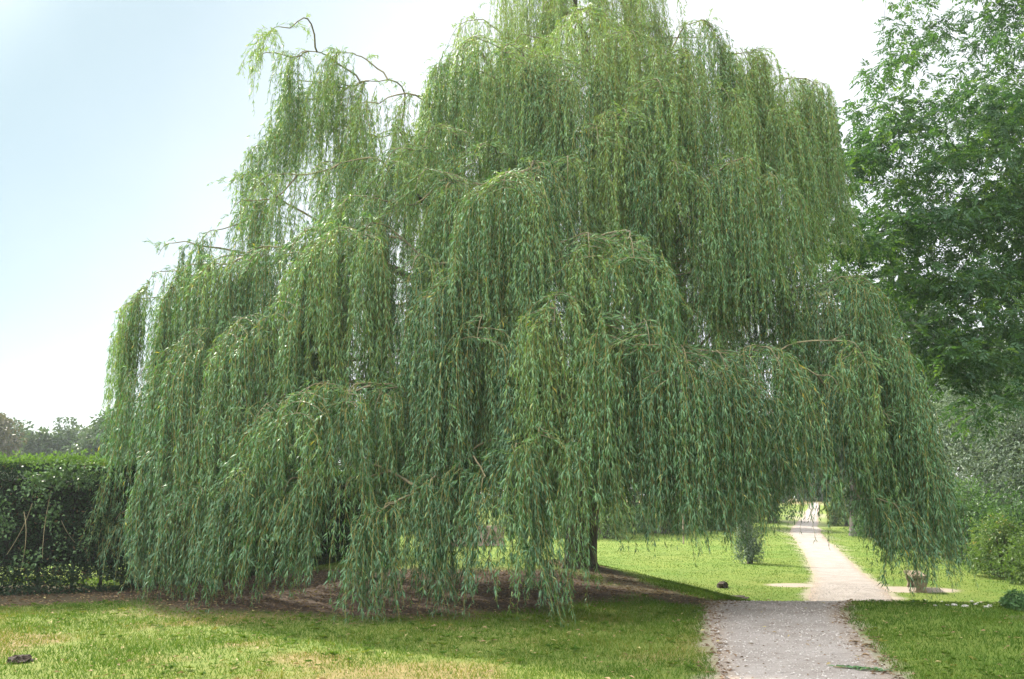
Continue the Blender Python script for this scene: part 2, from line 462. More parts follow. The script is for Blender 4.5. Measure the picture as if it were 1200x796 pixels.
path = mesh('path', np.stack([PX, PY, PZ], -1).reshape(-1, 3), PF, path_mat(), smooth=True, vattr={'edge': edge.ravel()})
tag(path, kind='structure')

# ------------------------------------------------------------------ grass
def grass_patch(n, x0, x1, y0, y1, h, w, seed):
    r = np.random.default_rng(seed)
    # more blades near the camera
    u = r.random(n); y = y0 * (y1 / y0) ** u if y0 > 0 else y0 + (y1 - y0) * u
    x = x0 + (x1 - x0) * r.random(n)
    inside = np.abs(x) < 0.66 * y + 2.0
    x, y = x[inside], y[inside]
    keep = path_dist(x, y) > 0.04 + 0.10 * fbm(x, y, 0.4, 2) * 1.0
    so = soil_mask(x, y); wo_ = worn_mask(x, y)
    keep &= r.random(len(x)) > np.maximum(so * 1.15, wo_ * 1.2)
    keep &= r.random(len(x)) < 0.62 + 0.55 * fbm(x, y, 0.5, 3)
    x, y = x[keep], y[keep]; N = len(x)
    z = gz(x, y) - 0.004
    sc = (y / y0) ** 0.55
    hh = h * (0.45 + 0.8 * r.random(N)) * (1 + 0.45 * fbm(x, y, 0.8, 3)) * sc ** 0.5
    dry = dry_mask(x, y)
    tint = np.clip(0.30 + 0.28 * fbm(x + 9, y, 1.1, 3) + 0.16 * r.normal(size=N) + 0.50 * dry * r.random(N) ** 0.7, 0, 1)
    a = r.random(N) * 2 * math.pi; b = r.random(N) * 2 * math.pi
    ww = w * (0.7 + 0.6 * r.random(N)) * sc
    P = np.stack([x, y, z], 1)
    s = np.stack([np.cos(a), np.sin(a), 0 * a], 1) * ww[:, None] * 0.5
    lean = (0.25 + 0.75 * r.random(N))
    top = P + np.stack([np.cos(b) * lean, np.sin(b) * lean, np.ones(N)], 1) * hh[:, None]
    V = np.stack([P - s, P + s, top], 1).reshape(-1, 3)
    return V, np.arange(3 * N).reshape(N, 3), tint
V, F, T = grass_patch(520000, -10.5, 12, 6.6, 18.5, 0.042, 0.0075, 11)
V2, F2, T2 = grass_patch(300000, -12, 26, 16.0, 60, 0.032, 0.014, 12)
g = mesh('grass', np.concatenate([V, V2]), np.concatenate([F, F2 + len(V)]), M_GRASS, tint=np.concatenate([T, T2]))
tag(g, kind='stuff')

# ------------------------------------------------------------------ the weeping willow
wrng = np.random.default_rng(21)
CX, CY = 1.5, 19.4
_z = np.array([0, 4, 6, 7, 8.3, 10, 11.5, 12.8, 14.3, 15.6])
_L = np.array([10.0, 9.6, 9.3, 8.8, 7.6, 6.0, 4.2, 3.4, 2.2, .4])
_Rr = np.array([7.4, 7.3, 6.6, 5.9, 5.6, 5.4, 4.6, 3.4, 2.2, .4])
_Fr = np.array([7.4, 7.0, 6.2, 5.6, 4.9, 4.1, 3.4, 2.7, 1.8, .4])
_B = np.array([4.6, 5.2, 5.2, 5.0, 4.6, 4.0, 3.4, 2.7, 1.8, .4])
def crown_radius(th, z):
    """horizontal radius of the crown at azimuth th (0 = +x, pi/2 = away from the camera)"""
    rx = np.where(np.cos(th) < 0, np.interp(z, _z, _L), np.interp(z, _z, _Rr))
    ry = np.where(np.sin(th) < 0, np.interp(z, _z, _Fr), np.interp(z, _z, _B))
    return 1 / np.sqrt((np.cos(th) / rx) ** 2 + (np.sin(th) / ry) ** 2)
def crown_depth(px, py):
    """ground distance at which the sight line through a photo pixel meets the crown's skin"""
    best = (9e9, CY - 1)
    for D in np.arange(9.5, 27, 0.1):
        x, y, z = pix(px, py, D)
        r = math.hypot(x - CX, y - CY); q = r / crown_radius(math.atan2(y - CY, x - CX), z)
        if z > 15.6: q += 1
        if q < 1: return D
        if q < best[0]: best = (q, D)
    return best[1]

willow = empty('weeping_willow', (CX, 20.0, 0.0), 'huge weeping willow with curtains of hanging branches filling the centre of the lawn', 'tree')

# trunk and limbs
tr = Tubes()
base = np.array([1.50, 20.0, -0.25])
tp = np.array([base, base + [0.0, 0, .30], base + [.01, 0, .6], base + [.04, 0, 1.1], base + [.14, 0, 1.9], base + [.33, -.05, 2.8], base + [.5, -.1, 3.5]])
tr.add(tp, [.44, .385, .355, .345, .34, .36, .30], 22)
for a in np.linspace(0, 2 * math.pi, 7)[:-1] + 0.4:          # root flare
    d = np.array([math.cos(a), math.sin(a), 0])
    tr.add(bez(base + d * .18 + [0, 0, .75], base + d * .30 + [0, 0, .36], base + d * .56 + [0, 0, .14], 7), np.linspace(.12, .06, 7), 10)
trunk = tr.build('trunk', M_BARK, willow)

limb_paths = []
FORK = base + np.array([.40, -.08, 3.1])
LIMBS = [  # end (x, y, z), sag of the control point
    ((-6.6, 18.0, 7.0), (-1.6, 19.6, 7.4), .20), ((-3.6, 15.4, 8.0), (-0.2, 18.4, 7.4), .19), ((0.6, 14.6, 8.6), (1.2, 18.6, 7.8), .18),
    ((4.6, 15.6, 7.4), (3.0, 18.7, 7.0), .18), ((8.0, 18.6, 6.6), (4.2, 19.8, 7.2), .19), ((5.4, 21.4, 9.8), (3.2, 20.5, 7.2), .19),
    ((1.0, 22.6, 10.2), (1.8, 21.0, 7.4), .18), ((-3.2, 21.4, 9.6), (-.2, 20.6, 7.2), .19), ((1.4, 19.2, 14.6), (2.4, 19.8, 9.0), .24),
    ((3.9, 18.6, 12.4), (2.8, 19.4, 9.0), .17), ((-1.6, 18.4, 12.0), (1.2, 19.4, 8.4), .17), ((-4.4, 19.0, 10.4), (-0.6, 19.6, 8.2), .15)]
for e, c, r in LIMBS:
    e = (CX + (e[0] - CX) * .72, CY + (e[1] - CY) * .72, e[2] - .4)
    p = bez(FORK - [0, 0, .25], c, e, 18)
    p[1:-1] += wrng.normal(size=(16, 3)) * 0.06
    limb_paths.append(p)
    t = Tubes(); t.add(p, np.linspace(r, .035, 18) ** 1.0, 10)
    t.build('limb', M_BARK, willow)
limb_nodes = np.concatenate(limb_paths)

# boughs seen in the photograph: crest pixel, half width (px), bottom (py), depth shift (m, negative = nearer), ropes
B = [(640,70,55,230,.2,16),(590,55,45,260,.3,12),(545,45,35,220,.4,11),(515,75,26,260,.7,8),(690,15,50,200,.2,14),(745,40,45,230,.1,14),(775,95,40,300,0,13),(835,25,26,190,.6,9),(810,60,42,280,.3,13),(855,105,24,330,0,8),
     (900,62,30,250,.7,14),(885,90,34,300,1.3,12),(945,120,34,340,1.5,12),(965,135,22,340,1.0,12),(850,300,44,460,2.2,12),(890,280,44,460,2.0,12),(820,320,40,480,1.8,10),(958,92,26,330,.8,15),(925,130,42,340,.5,17),(884,186,26,400,-.3,10),(915,205,22,420,.1,8),(700,150,48,330,.2,13),(655,95,34,250,.1,9),(735,130,30,340,0,9),(795,190,30,400,.3,9),(830,235,30,400,1.6,6),
     (590,203,38,600,-.9,26),(622,190,30,330,.1,9),(560,170,45,380,.3,13),(500,150,45,360,.5,12),(455,175,55,370,.3,15),(490,200,45,400,0,12),(520,215,26,400,.3,7),(665,185,40,380,.1,11),(415,120,26,300,.6,7),
     (312,32,24,130,1.0,5),(300,62,16,170,1.1,3),(345,60,18,210,1.0,4),(322,120,22,260,1.0,5),(290,170,20,290,.9,5),(268,205,16,300,.9,4),(365,95,18,240,.9,5),(235,270,18,380,.6,4),(185,285,20,420,.5,4),(335,95,30,230,.9,6),(385,62,24,260,1.0,8),(412,95,28,300,.8,8),(470,112,30,260,.8,8),(345,110,30,300,1.0,5),(320,150,34,330,.9,8),(365,190,38,360,.6,11),(300,205,34,400,.5,9),(270,235,26,430,.6,8),(400,230,40,420,.2,12),(345,270,46,470,.1,13),(295,290,44,500,.1,13),(245,300,38,520,.1,12),(205,310,34,560,.1,12),(172,318,26,560,.2,10),(152,350,16,560,.3,8),
     (382,268,44,520,-.5,17),(425,262,26,520,0,10),(330,335,52,560,-.1,15),(270,370,52,620,-.1,16),(215,385,46,660,-.1,16),(165,420,34,640,0,13),(140,470,16,640,.2,8),(132,560,15,650,.2,8),
     (482,300,26,540,.2,8),(530,318,44,620,-.4,18),(605,290,30,520,-.2,10),(690,275,50,480,-.5,15),(742,280,42,480,-.6,15),(560,370,42,640,-.3,14),(505,410,42,635,-.1,14),(650,345,52,612,-.6,20),(705,365,44,650,-.4,14),(760,375,48,640,-.5,17),
     (805,405,48,643,-.5,19),(850,412,44,643,-.2,16),(912,407,46,634,-.1,20),(870,470,30,622,.3,9),(780,470,44,625,.2,12),(932,440,24,604,.4,8),(930,250,24,420,1.6,6),(852,500,13,645,4.6,8),(905,520,12,622,4.8,7),(950,470,9,588,4.0,6),(735,520,14,612,4.0,7),(880,470,20,600,4.4,9),(965,340,34,520,1.4,8),
     (1026,325,44,634,.0,20),(1056,390,24,690,.0,13),(1078,440,22,672,.2,12),(1012,400,34,614,.2,12),(985,440,24,596,.4,9),(1090,500,16,650,.3,9),(1046,480,26,652,.1,10),(1060,590,12,690,-.4,4),
     (352,450,48,585,-1.0,17),(405,450,30,570,-.7,9),(300,470,46,670,-.4,15),(235,470,50,715,-.4,17),(185,500,36,705,-.2,13),(440,455,36,630,-.2,10),(270,540,44,722,-.6,17),(215,560,40,718,-.5,15),(330,560,20,700,-.5,6),(400,560,14,712,-.6,5),(500,560,14,720,-.6,5),(562,560,14,722,-.6,5),
     (368,545,18,690,-.4,7),(430,600,16,733,-.8,8),(476,575,12,715,-.5,5),(445,590,10,722,-.7,3),(535,540,14,722,-.3,6),(602,520,18,728,-.8,9),(630,500,22,712,-.7,8),(655,480,26,625,-.4,8),(155,580,24,680,.0,9),(180,600,24,715,-.3,9),
     (130,600,12,650,.1,5),(360,420,60,560,1.6,12),(440,400,60,600,2.0,14),(550,430,60,600,2.0,14),(690,440,50,600,1.8,14),(480,480,50,640,1.8,12),(330,400,60,640,1.6,12)]
boughs = []
for px, py, hw, bot, dd, n in B:
    D = crown_depth(px, py) + dd
    p = pix(px, py, D)
    w = hw / FPX * D
    zb = pix(px, bot, D)[2]
    boughs.append((p, w, max(zb - .12, gz(p[0], p[1]) + 0.02), int(n * (1.75 if p[2] < 8.5 else 2.1)), 1.0))
# the rest of the crown, all round
tries = 0; placed = [b[0] for b in boughs]
while tries < 6000:
    tries += 1
    th = wrng.uniform(0, 2 * math.pi); z = wrng.uniform(3.2, 15.2)
    front = math.sin(th) < -0.15
    r = crown_radius(th, z) * (wrng.uniform(.30, .60) if front else wrng.uniform(.70, .94))
    if wrng.random() > (r / 9) ** 0.6: continue
    p = np.array([CX + r * math.cos(th), CY + r * math.sin(th), z])
    # keep the outline of the photograph: nothing procedural higher than the measured skin on the sides
    if min(np.linalg.norm((p - q) * [1, 1, .8]) for q in placed) < (1.05 if front else 1.25): continue
    if p[0] > 2.9 and p[1] > 22 and z < 5: continue
    L = wrng.uniform(2.2, 4.4)
    gzv = float(gz(p[0], p[1]))
    zmin = gzv + (0.3 if (front and p[0] < 1) else 1.45 if front else 3.0)
    zb = max(z - L, zmin)
    if z - zb < 0.9: continue
    placed.append(p)
    boughs.append((p, wrng.uniform(.5, .95), zb, int(wrng.uniform(8, 14) * (1 if z < 8.5 else 1.4)), 0.75))

AX = []          # rope axes (N,K,3)
KP = 12
br = Tubes()
def rope_axis(p0, u, a, L, sway):
    d = np.linspace(0, 1, KP) * L
    a = max(a, .05)
    hor = a * (1 - np.exp(-d / a)); v = d - .75 * a * (1 - np.exp(-d / (.75 * a)))
    s = np.linspace(0, 1, KP)[:, None]
    q = p0 + u * hor[:, None]; q[:, 2] -= v
    return q + sway * s ** 1.5 + 0.055 * np.sin(s * wrng.uniform(3, 9) + wrng.uniform(0, 6)) * wrng.normal(size=3) * [1, 1, 0]
ropes = []; shoots = []
def rad_of(q): return np.linalg.norm((q - [CX, CY, 0])[..., :2], axis=-1)
boughs.sort(key=lambda b: rad_of(b[0]) - .25 * b[0][2])
nodes = limb_nodes.copy()
for p, w, zb, n, dens in boughs:
    out = np.array([p[0] - CX, p[1] - CY, 0]); rr = np.linalg.norm(out); out = out / max(rr, .3)
    p1 = p - out * (.45 * w + .15); rr = rr - .45 * w - .15
    if dens == 1.0:
        k = p1[1] / p[1]; p1[2] = EYE + (p1[2] - EYE) * k
    p = p1
    side = np.array([-out[1], out[0], 0])
    # bough: from the nearest wood further in, over the crest, and down at the tip
    tgt = p - out * .9 - np.array([0, 0, .25])
    cost = np.linalg.norm(nodes - tgt, axis=1) + 4 * np.maximum(0, rad_of(nodes) - (rr - .25)) + .8 * np.maximum(0, nodes[:, 2] - p[2])
    b0 = nodes[np.argmin(cost)]
    tip = p + out * w * .8 - [0, 0, w * .8]
    dist = np.linalg.norm(p - b0)
    inner = bez(b0, p - out * min(.6 * dist, .9) + [0, 0, .10 * dist], p, 9)
    wob = np.sin(np.linspace(0, math.pi, 7))[:, None]
    inner[1:-1] += wob * wrng.normal(size=3) * .10 * min(dist, 1.5) + wrng.normal(size=(7, 3)) * .010
    crest = np.concatenate([inner[:-1], bez(p, p + out * w * .55 + [0, 0, .02], tip, 6)])
    r0 = .012 + .008 * dist
    nodes = np.concatenate([nodes, inner[2:]])
    br.add(crest, np.concatenate([np.linspace(r0, .011, 8), np.linspace(.010, .004, 6)]), 6, wrng.random())
    spine = crest[4:] if dist < 3 else crest[2:]
    for k in range(int(4 + 5 * dist)):      # short leafy shoots standing on the bough
        q = crest[wrng.integers(3, len(crest))]; e = norm(wrng.normal(size=3) * [1, 1, .5] + [0, 0, .45]) * wrng.uniform(.12, .34)
        shoots.append(bez(q, q + e, q + e * 1.5 - [0, 0, .22], 5))
    btint = wrng.normal() * .12 - .14 * sstep((p[0] - 3.0) / 3.0) * (p[2] < 7.5); bsway = wrng.normal(size=3) * [.14, .14, 0]  # lower right boughs darker: their shade is put into the leaf tint
    # ropes hang in locks
    wispy = p[0] < -1.2 and p[2] > 7.6       # thin sprays of the upper left
    if wispy: n = max(4, int(n * .85))
    nl = max(2, int(round(n / (5.0 if not wispy else 2.6))))
    locks = []
    for k in range(nl):
        u_ = np.clip(((k + wrng.random()) / nl * 2 - 1) * 1.05, -1, 1)
        reach = 0 if wrng.random() < (.35 if wispy else .62 if zb > .7 else .78) else abs(wrng.normal()) * (.45 if wispy else .28)
        locks.append((wrng.random() ** .8, u_, reach, wrng.normal(size=3) * [.30, .30, 0] + out * wrng.uniform(-.10, .12), wrng.normal() * .09, wrng.uniform(.10, .42)))
    for k in range(n):
        lt, lu, reach, lsw, ltint, la = locks[wrng.integers(nl)]
        t = np.clip(lt + wrng.normal() * .12, 0, .999)
        c = spine[int(t * len(spine))]
        u_ = np.clip(lu + wrng.normal() * (.065 if p[2] < 8.5 else .15), -1, 1)
        p0 = c + side * u_ * w - np.array([0, 0, abs(u_) ** 2 * w * .55]) + wrng.normal(size=3) * [.05, .05, .03]
        if abs(u_) * w > .18:     # side twig from the spine to the rope
            m = (c + p0) / 2 + [0, 0, .12 * w]
            tw = bez(c, m, p0, 5); shoots.append(tw)
            br.add(tw, np.linspace(.006, .004, 5), 4, wrng.random())
        rc = np.clip(reach + abs(wrng.normal()) * (.11 if zb > .7 else .06), 0, .8)
        zbot = zb + rc * (p[2] - zb)
        L = (p0[2] - zbot)
        if L < .35: continue
        ud = norm(out * (.35 + .6 * wrng.random()) + side * (u_ + .35 * wrng.normal()))
        conv = side * (lu - u_) * w * .7
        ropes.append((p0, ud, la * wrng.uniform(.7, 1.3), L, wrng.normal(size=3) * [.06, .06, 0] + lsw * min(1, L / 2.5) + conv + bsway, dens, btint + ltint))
axes = np.array([rope_axis(p0, u, a, L + .2, sw) for p0, u, a, L, sw, dn, bt in ropes])
axL = np.array([r_[3] for r_ in ropes]); axd = np.array([r_[5] for r_ in ropes])
# side strands
strands = [axes]; slen = [axL + .2]; sden = [axd]; stint = []
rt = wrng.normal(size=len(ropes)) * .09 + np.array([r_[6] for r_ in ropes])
# bough-wide and height-wide colour: the top of the crown is yellower
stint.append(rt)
per_m = 3.3
cnt = np.maximum(2, np.round(axL * per_m * (.35 + 1.3 * wrng.random(len(axL))))).astype(int)
ri = np.repeat(np.arange(len(ropes)), cnt); M = len(ri)
f = wrng.random(M) ** 1.3 * .80
fi = f * (KP - 1); i0 = fi.astype(int); ff = (fi - i0)[:, None]
start = axes[ri, i0] * (1 - ff) + axes[ri, i0 + 1] * ff
rem = (1 - f) * axL[ri]
ln = np.clip(rem * wrng.uniform(.30, .98, M), .30, 1.7) * np.minimum(1, rem / .5 + .4)
ang = wrng.random(M) * 2 * math.pi; hr = np.where(wrng.random(M) < .16, wrng.uniform(.18, .45, M), wrng.uniform(.025, .16, M))
u = np.stack([np.cos(ang), np.sin(ang), 0 * ang], 1)
KS = 7
d = np.linspace(0, 1, KS)[None] * ln[:, None]
hor = hr[:, None] * (1 - np.exp(-d / hr[:, None])); v = d - .6 * hr[:, None] * (1 - np.exp(-d / (.6 * hr[:, None])))
SS = start[:, None] + u[:, None] * hor[..., None]; SS[..., 2] -= v
SS += (wrng.normal(size=(M, 1, 3)) * [.075, .075, 0]) * (np.linspace(0, 1, KS) ** 1.5)[None, :, None]
floor = gz(SS[:, -1, 0], SS[:, -1, 1]) + .03
lift = np.maximum(0, floor - SS[:, -1, 2])
SS[..., 2] += lift[:, None] * np.linspace(0, 1, KS)[None]

def put_leaves(P, L, dens, tint, gap, s0, lmin, lmax):
    """leaves along polylines P (N,K,3) of length L"""
    n = np.maximum(2, (L * (1 - s0) / gap * dens).astype(int)); N = n.sum(); K = P.shape[1]
    si = np.repeat(np.arange(len(P)), n)
    k = np.arange(N) - np.repeat(np.cumsum(n) - n, n)
    s = s0 + (1 - s0) * (k + wrng.random(N)) / n[si]
    s = s + .5 / (L[si] * 2 * math.pi / .30) * np.sin(s * L[si] * 2 * math.pi / .30 + si * 1.7) * 1.6   # leaves bunch along the twig
    fi = np.clip(s, 0, .9999) * (K - 1); i0 = fi.astype(int); ff = (fi - i0)[:, None]
    a = P[si, i0]; b = P[si, i0 + 1]
    pos = a * (1 - ff) + b * ff; tg = norm(b - a)
    az = k * 2.4 + wrng.random(N) * 1.2
    ref = np.where(np.abs(tg[:, 2:3]) > .8, np.array([[1., 0, 0]]), np.array([[0, 0, 1.]]))
    e1 = norm(np.cross(tg, ref)); e2 = np.cross(tg, e1)
    rad = e1 * np.cos(az)[:, None] + e2 * np.sin(az)[:, None]
    op = wrng.uniform(.4, 1.25, N)[:, None]
    d = norm(tg * 1.0 + rad * op + np.array([0, 0, -.25]))
    nn = norm(rad - d * (rad * d).sum(1, keepdims=True) + wrng.normal(size=(N, 3)) * .45)
    ln = wrng.uniform(lmin, lmax, N) * (1 - .35 * np.clip((s - .8) / .2, 0, 1))
    V, F = leaf_quads(pos, d, nn, ln, ln * wrng.uniform(.125, .185, N), droop=.14)
    t = np.clip(.50 + tint[si] + wrng.normal(size=N) * .17, 0, .94)
    t = np.where(wrng.random(N) < .006, 1.0, t)
    return V, F, t
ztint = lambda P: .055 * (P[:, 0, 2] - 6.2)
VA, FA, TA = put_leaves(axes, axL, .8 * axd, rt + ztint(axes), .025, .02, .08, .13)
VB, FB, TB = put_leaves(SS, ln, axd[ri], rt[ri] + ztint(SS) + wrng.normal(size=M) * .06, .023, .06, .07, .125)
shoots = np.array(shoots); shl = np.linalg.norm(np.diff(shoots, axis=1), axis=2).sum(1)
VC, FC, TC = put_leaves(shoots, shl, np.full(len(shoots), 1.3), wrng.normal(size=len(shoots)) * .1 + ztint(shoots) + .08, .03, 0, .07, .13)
import sys; sys.stderr.write('ropes %d leaves %d\n' % (len(ropes), len(FA) + len(FB)))
crown = mesh('crown', np.concatenate([VA, VB, VC]), np.concatenate([FA, FB + len(VA), FC + len(VA) + len(VB)]), M_WILLOW, willow, np.concatenate([TA, TB, TC]))
V1, F1 = strand_tubes(axes, np.linspace(.0055, .002, KP)); V2, F2 = strand_tubes(SS, np.linspace(.0032, .0014, KS)); V3, F3 = strand_tubes(shoots, np.linspace(.004, .002, 5))
mesh('hanging_twigs', np.concatenate([V1, V2, V3]), np.concatenate([F1, F2 + len(V1), F3 + len(V1) + len(V2)]), M_TWIG, crown)
br.build('branches', M_BRANCH, willow)

# ------------------------------------------------------------------ other vegetation
def grow(base, top, targets, r0, r, twig=.006, trunk_n=10, lean=None):
    """a trunk and limbs that fork towards the targets; returns trunk tubes, limb tubes"""
    tr = Tubes(); lb = Tubes()
    base = np.asarray(base, float); top = np.asarray(top, float)
    mid = (base + top) / 2 + (r.normal(size=3) * .05 * np.linalg.norm(top - base) if lean is None else np.asarray(lean))
    tp = bez(base, mid, top, trunk_n)
    tr.add(tp, np.concatenate([[r0 * 1.5, r0 * 1.15], np.linspace(r0, r0 * .35, trunk_n - 2)]), 12)
    nodes = tp[trunk_n // 3:]; rad = np.linspace(r0 * .8, r0 * .35, len(nodes))
    for q in targets[np.argsort(np.linalg.norm(targets - tp[trunk_n // 2], axis=1))]:
        c = np.linalg.norm(nodes - q, axis=1) + .6 * np.maximum(0, nodes[:, 2] - q[2] + .1)
        i = np.argmin(c); b = nodes[i]; d = np.linalg.norm(q - b)
        p = bez(b, (b + q) / 2 + np.array([0, 0, .14 * d]) + r.normal(size=3) * .06 * d, q, 7)
        rr = np.linspace(min(rad[i] * .7, .012 + .035 * d), twig, 7)
        lb.add(p, rr, 5, r.random())
        nodes = np.concatenate([nodes, p[2:]]); rad = np.concatenate([rad, rr[2:]])
    return tr, lb

def ball(r, n, surf=.5):
    v = norm(r.normal(size=(n, 3)))
    return v * (r.random(n) ** (1 / 3 * (1 - surf)))[:, None]

def leaf_cloud(r, centers, per, spread, L, w, tint0=.5, tvar=.18, down=.3, clump_t=.16):
    n = len(centers) * per; ci = np.repeat(np.arange(len(centers)), per)
    off = ball(r, n, .4) * spread
    sz = (.6 + .8 * r.random(len(centers)))[ci][:, None]
    P = centers[ci] + off * sz
    d = norm(norm(off) * .7 + r.normal(size=(n, 3)) * .7 - np.array([0, 0, down]))
    nn = norm(np.array([0, 0, 1.]) + r.normal(size=(n, 3)) * .6)
    ln = r.uniform(L * .65, L * 1.3, n)
    V, F = leaf_quads(P, d, nn, ln, ln * w * r.uniform(.8, 1.2, n))
    T = np.clip(tint0 + clump_t * r.normal(size=len(centers))[ci] + tvar * r.normal(size=n), 0, .97)
    return V, F, T

def crown_targets(r, c, rad, n, hollow=.45):
    v = norm(r.normal(size=(n * 2, 3))) * (hollow + (1 - hollow) * r.random((n * 2, 1)) ** .6)
    v *= (1 + .28 * np.sin(3 * v[:, :1] + r.uniform(0, 6)) * np.cos(2.5 * v[:, 2:] + r.uniform(0, 6)))
    return (np.asarray(c) + v * rad)[:n]

def broad_tree(name, label, cat, x, y, h, rad, mat, seed, clumps=60, per=120, leaf=.36, bole=.22, group=None, bark=None, tint=.45, wid=.55):
    r = np.random.default_rng(seed); z0 = float(gz(x, y))
    o = empty(name, (x, y, z0), label, cat, group)
    cz = z0 + h * (bole + (1 - bole) / 2)
    tg_ = crown_targets(r, (x, y, cz), np.array([rad, rad, h * (1 - bole) / 2 * .95]), clumps)
    tr, lb = grow((x, y, z0 - .2), (x + r.normal() * .2, y, z0 + h * .75), tg_, .02 * h + .04, r)
    lb.V += tr.V; lb.F += [f + lb.n for f in tr.F]; lb.t += tr.t
    lb.build('trunk', bark or M_DARKBARK, o)
    V, F, T = leaf_cloud(r, tg_, per, np.array([.30 * rad + .3, .30 * rad + .3, .24 * rad + .25]), leaf, wid, tint)
    mesh('crown', V, F, mat, o, T)
    return o

def at(px, py, D): return pix(px, py, D)

def far_tree(px, top, D, wpx, mat, seed, label, group=None, name='far_tree', **k):
    p = at(px, top, D); z0 = float(gz(p[0], D))
    return broad_tree(name, label, 'tree', p[0], D, p[2] - z0, wpx / FPX * D, mat, seed, group=group, **k)

# beyond the hedge on the left
far_tree(-14, 482, 74, 26, M_BRONZE, 101, 'bronze leaved far tree at the photo\'s left edge, above the hedge', 'trees beyond the hedge')
far_tree(20, 489, 82, 26, M_FARLEAF, 102, 'rounded blue green far tree beside the bronze tree, above the hedge', 'trees beyond the hedge')
far_tree(52, 499, 78, 22, M_FARLEAF, 103, 'lowest dark far tree between the rounded one and the pointed one, above the hedge', 'trees beyond the hedge')
far_tree(79, 497, 80, 15, M_FARLEAF, 104, 'narrow pointed far tree in the middle of the row above the hedge', 'trees beyond the hedge', bole=.1)
far_tree(100, 508, 86, 18, M_FARLEAF, 105, 'short pale far tree in the dip beside the tallest one, above the hedge', 'trees beyond the hedge', tint=.6)
far_tree(134, 480, 70, 34, M_FARLEAF, 106, 'tallest grey green far tree against the willow\'s left edge, above the hedge', 'trees beyond the hedge', clumps=80)
for i, (px, top, D, w) in enumerate([(195, 488, 72, 34), (255, 470, 66, 40), (320, 478, 70, 40), (392, 462, 62, 42), (462, 474, 66, 40), (530, 458, 60, 42), (598, 470, 64, 40), (664, 452, 58, 44), (728, 466, 62, 40), (792, 458, 64, 40), (850, 470, 70, 38)]):
    far_tree(px, top, D, w, M_FARLEAF, 120 + i, 'far tree glimpsed only through gaps in the willow', 'trees behind the willow', tint=.5, bole=.06, clumps=70, leaf=.30)
far_tree(910, 470, 122, 40, M_FARLEAF, 140, 'distant tree on the left of the far end of the path', 'trees at the far end of the path', bole=0, clumps=110, per=150, leaf=.5)
far_tree(956, 500, 150, 44, M_FARLEAF, 141, 'most distant tree, straight above the far end of the path', 'trees at the far end of the path', bole=0, clumps=130, per=180, leaf=.6)
far_tree(1006, 460, 112, 42, M_FARLEAF, 142, 'distant tree on the right of the far end of the path', 'trees at the far end of the path', bole=0, clumps=110, per=150, leaf=.5)
far_tree(985, 330, 52, 58, M_FARLEAF, 143, 'tall dark tree behind the willow\'s right shoulder and the ash', clumps=150, per=140, tint=.55, bole=.08)
far_tree(1075, 350, 46, 60, M_FARLEAF, 144, 'broad mid green tree behind the rightmost willow curtain', clumps=140, per=140, tint=.45, bole=.05)
# grey leaved trees on the right
def silver(px, top, D, wpx, seed, label):
    p = at(px, top, D); z0 = float(gz(p[0], D))
    return broad_tree('silver_leaved_tree', label, 'tree', p[0], D, p[2] - z0, wpx / FPX * D, M_SILVER, seed, clumps=210, per=170, leaf=.16, bole=.04, group='silver leaved trees on the right', wid=.36)
silver(1148, 405, 37, 62, 151, 'silver leaved tree nearest the willow\'s right edge, above the dark shrubs')
silver(1225, 370, 33, 80, 152, 'silver leaved tree cut by the photo\'s right edge, below the ash boughs')

# shrubs along the right of the path
def shrub(name, label, x, y, w, h, mat, seed, clumps=40, per=110, leaf=.10, group=None, tint=.45, wid=.45, stems=7, dep=None):
    r = np.random.default_rng(seed); z0 = float(gz(x, y)); dep = dep or w
    o = empty(name, (x, y, z0), label, 'shrub', group)
    v = norm(r.normal(size=(clumps, 3))); v[:, 2] = np.abs(v[:, 2])
    v *= (.35 + .65 * r.random((clumps, 1)) ** .5)
    v[:, 0] *= 1 - .25 * v[:, 2]
    c = np.array([x, y, z0 + .12 * h]) + v * [w, dep, h * .80]
    st = Tubes()
    for q in c[:stems * 2]:
        b = np.array([x, y, z0 - .1]) + r.normal(size=3) * [.12 * w, .12 * dep, 0]
        st.add(bez(b, (b + q) / 2 + [0, 0, .2 * h], q, 7), np.linspace(.018 + .008 * h, .005, 7), 5, r.random())
    st.build('stems', M_DARKBARK, o)
    V, F, T = leaf_cloud(r, c, per, np.array([.34 * w, .34 * dep, .24 * h]), leaf, wid, tint)
    keep = np.repeat(V.reshape(-1, 4, 3)[:, :, 2].min(1) > z0 - .02, 4)
    V = V[keep]; T = T[keep[::4]]
    mesh('foliage', V, np.arange(len(V)).reshape(-1, 4), mat, o, T)
    return o
def shrub_px(name, label, px, base, top, D, wpx, mat, seed, **k):
    b = at(px, base, D); z0 = float(gz(b[0], D)); h = at(px, top, D)[2] - z0
    return shrub(name, label, b[0], D, wpx / FPX * D, h, mat, seed, **k)
G = 'shrubs lining the right of the path'
shrub_px('bushy_shrub', 'dark shrub behind the stone bench, farthest along the path', 1025, 632, 575, 50, 26, M_SHRUB, 201, group=G, leaf=.16)
shrub_px('bushy_shrub', 'grey green shrub low behind the bench, under the rightmost curtain', 1052, 636, 596, 44, 24, M_SILVER, 202, group=G, leaf=.14, tint=.3)
shrub_px('bushy_shrub', 'dense dark green shrub just right of the hanging curtain', 1092, 648, 566, 37, 36, M_SHRUB, 203, group=G, clumps=60, leaf=.14)
shrub_px('bushy_shrub', 'mid green shrub with upright sprays, tallest of the shrubs under the silver trees', 1136, 655, 556, 33, 40, M_SHRUB, 204, group=G, clumps=60, leaf=.13, tint=.6)
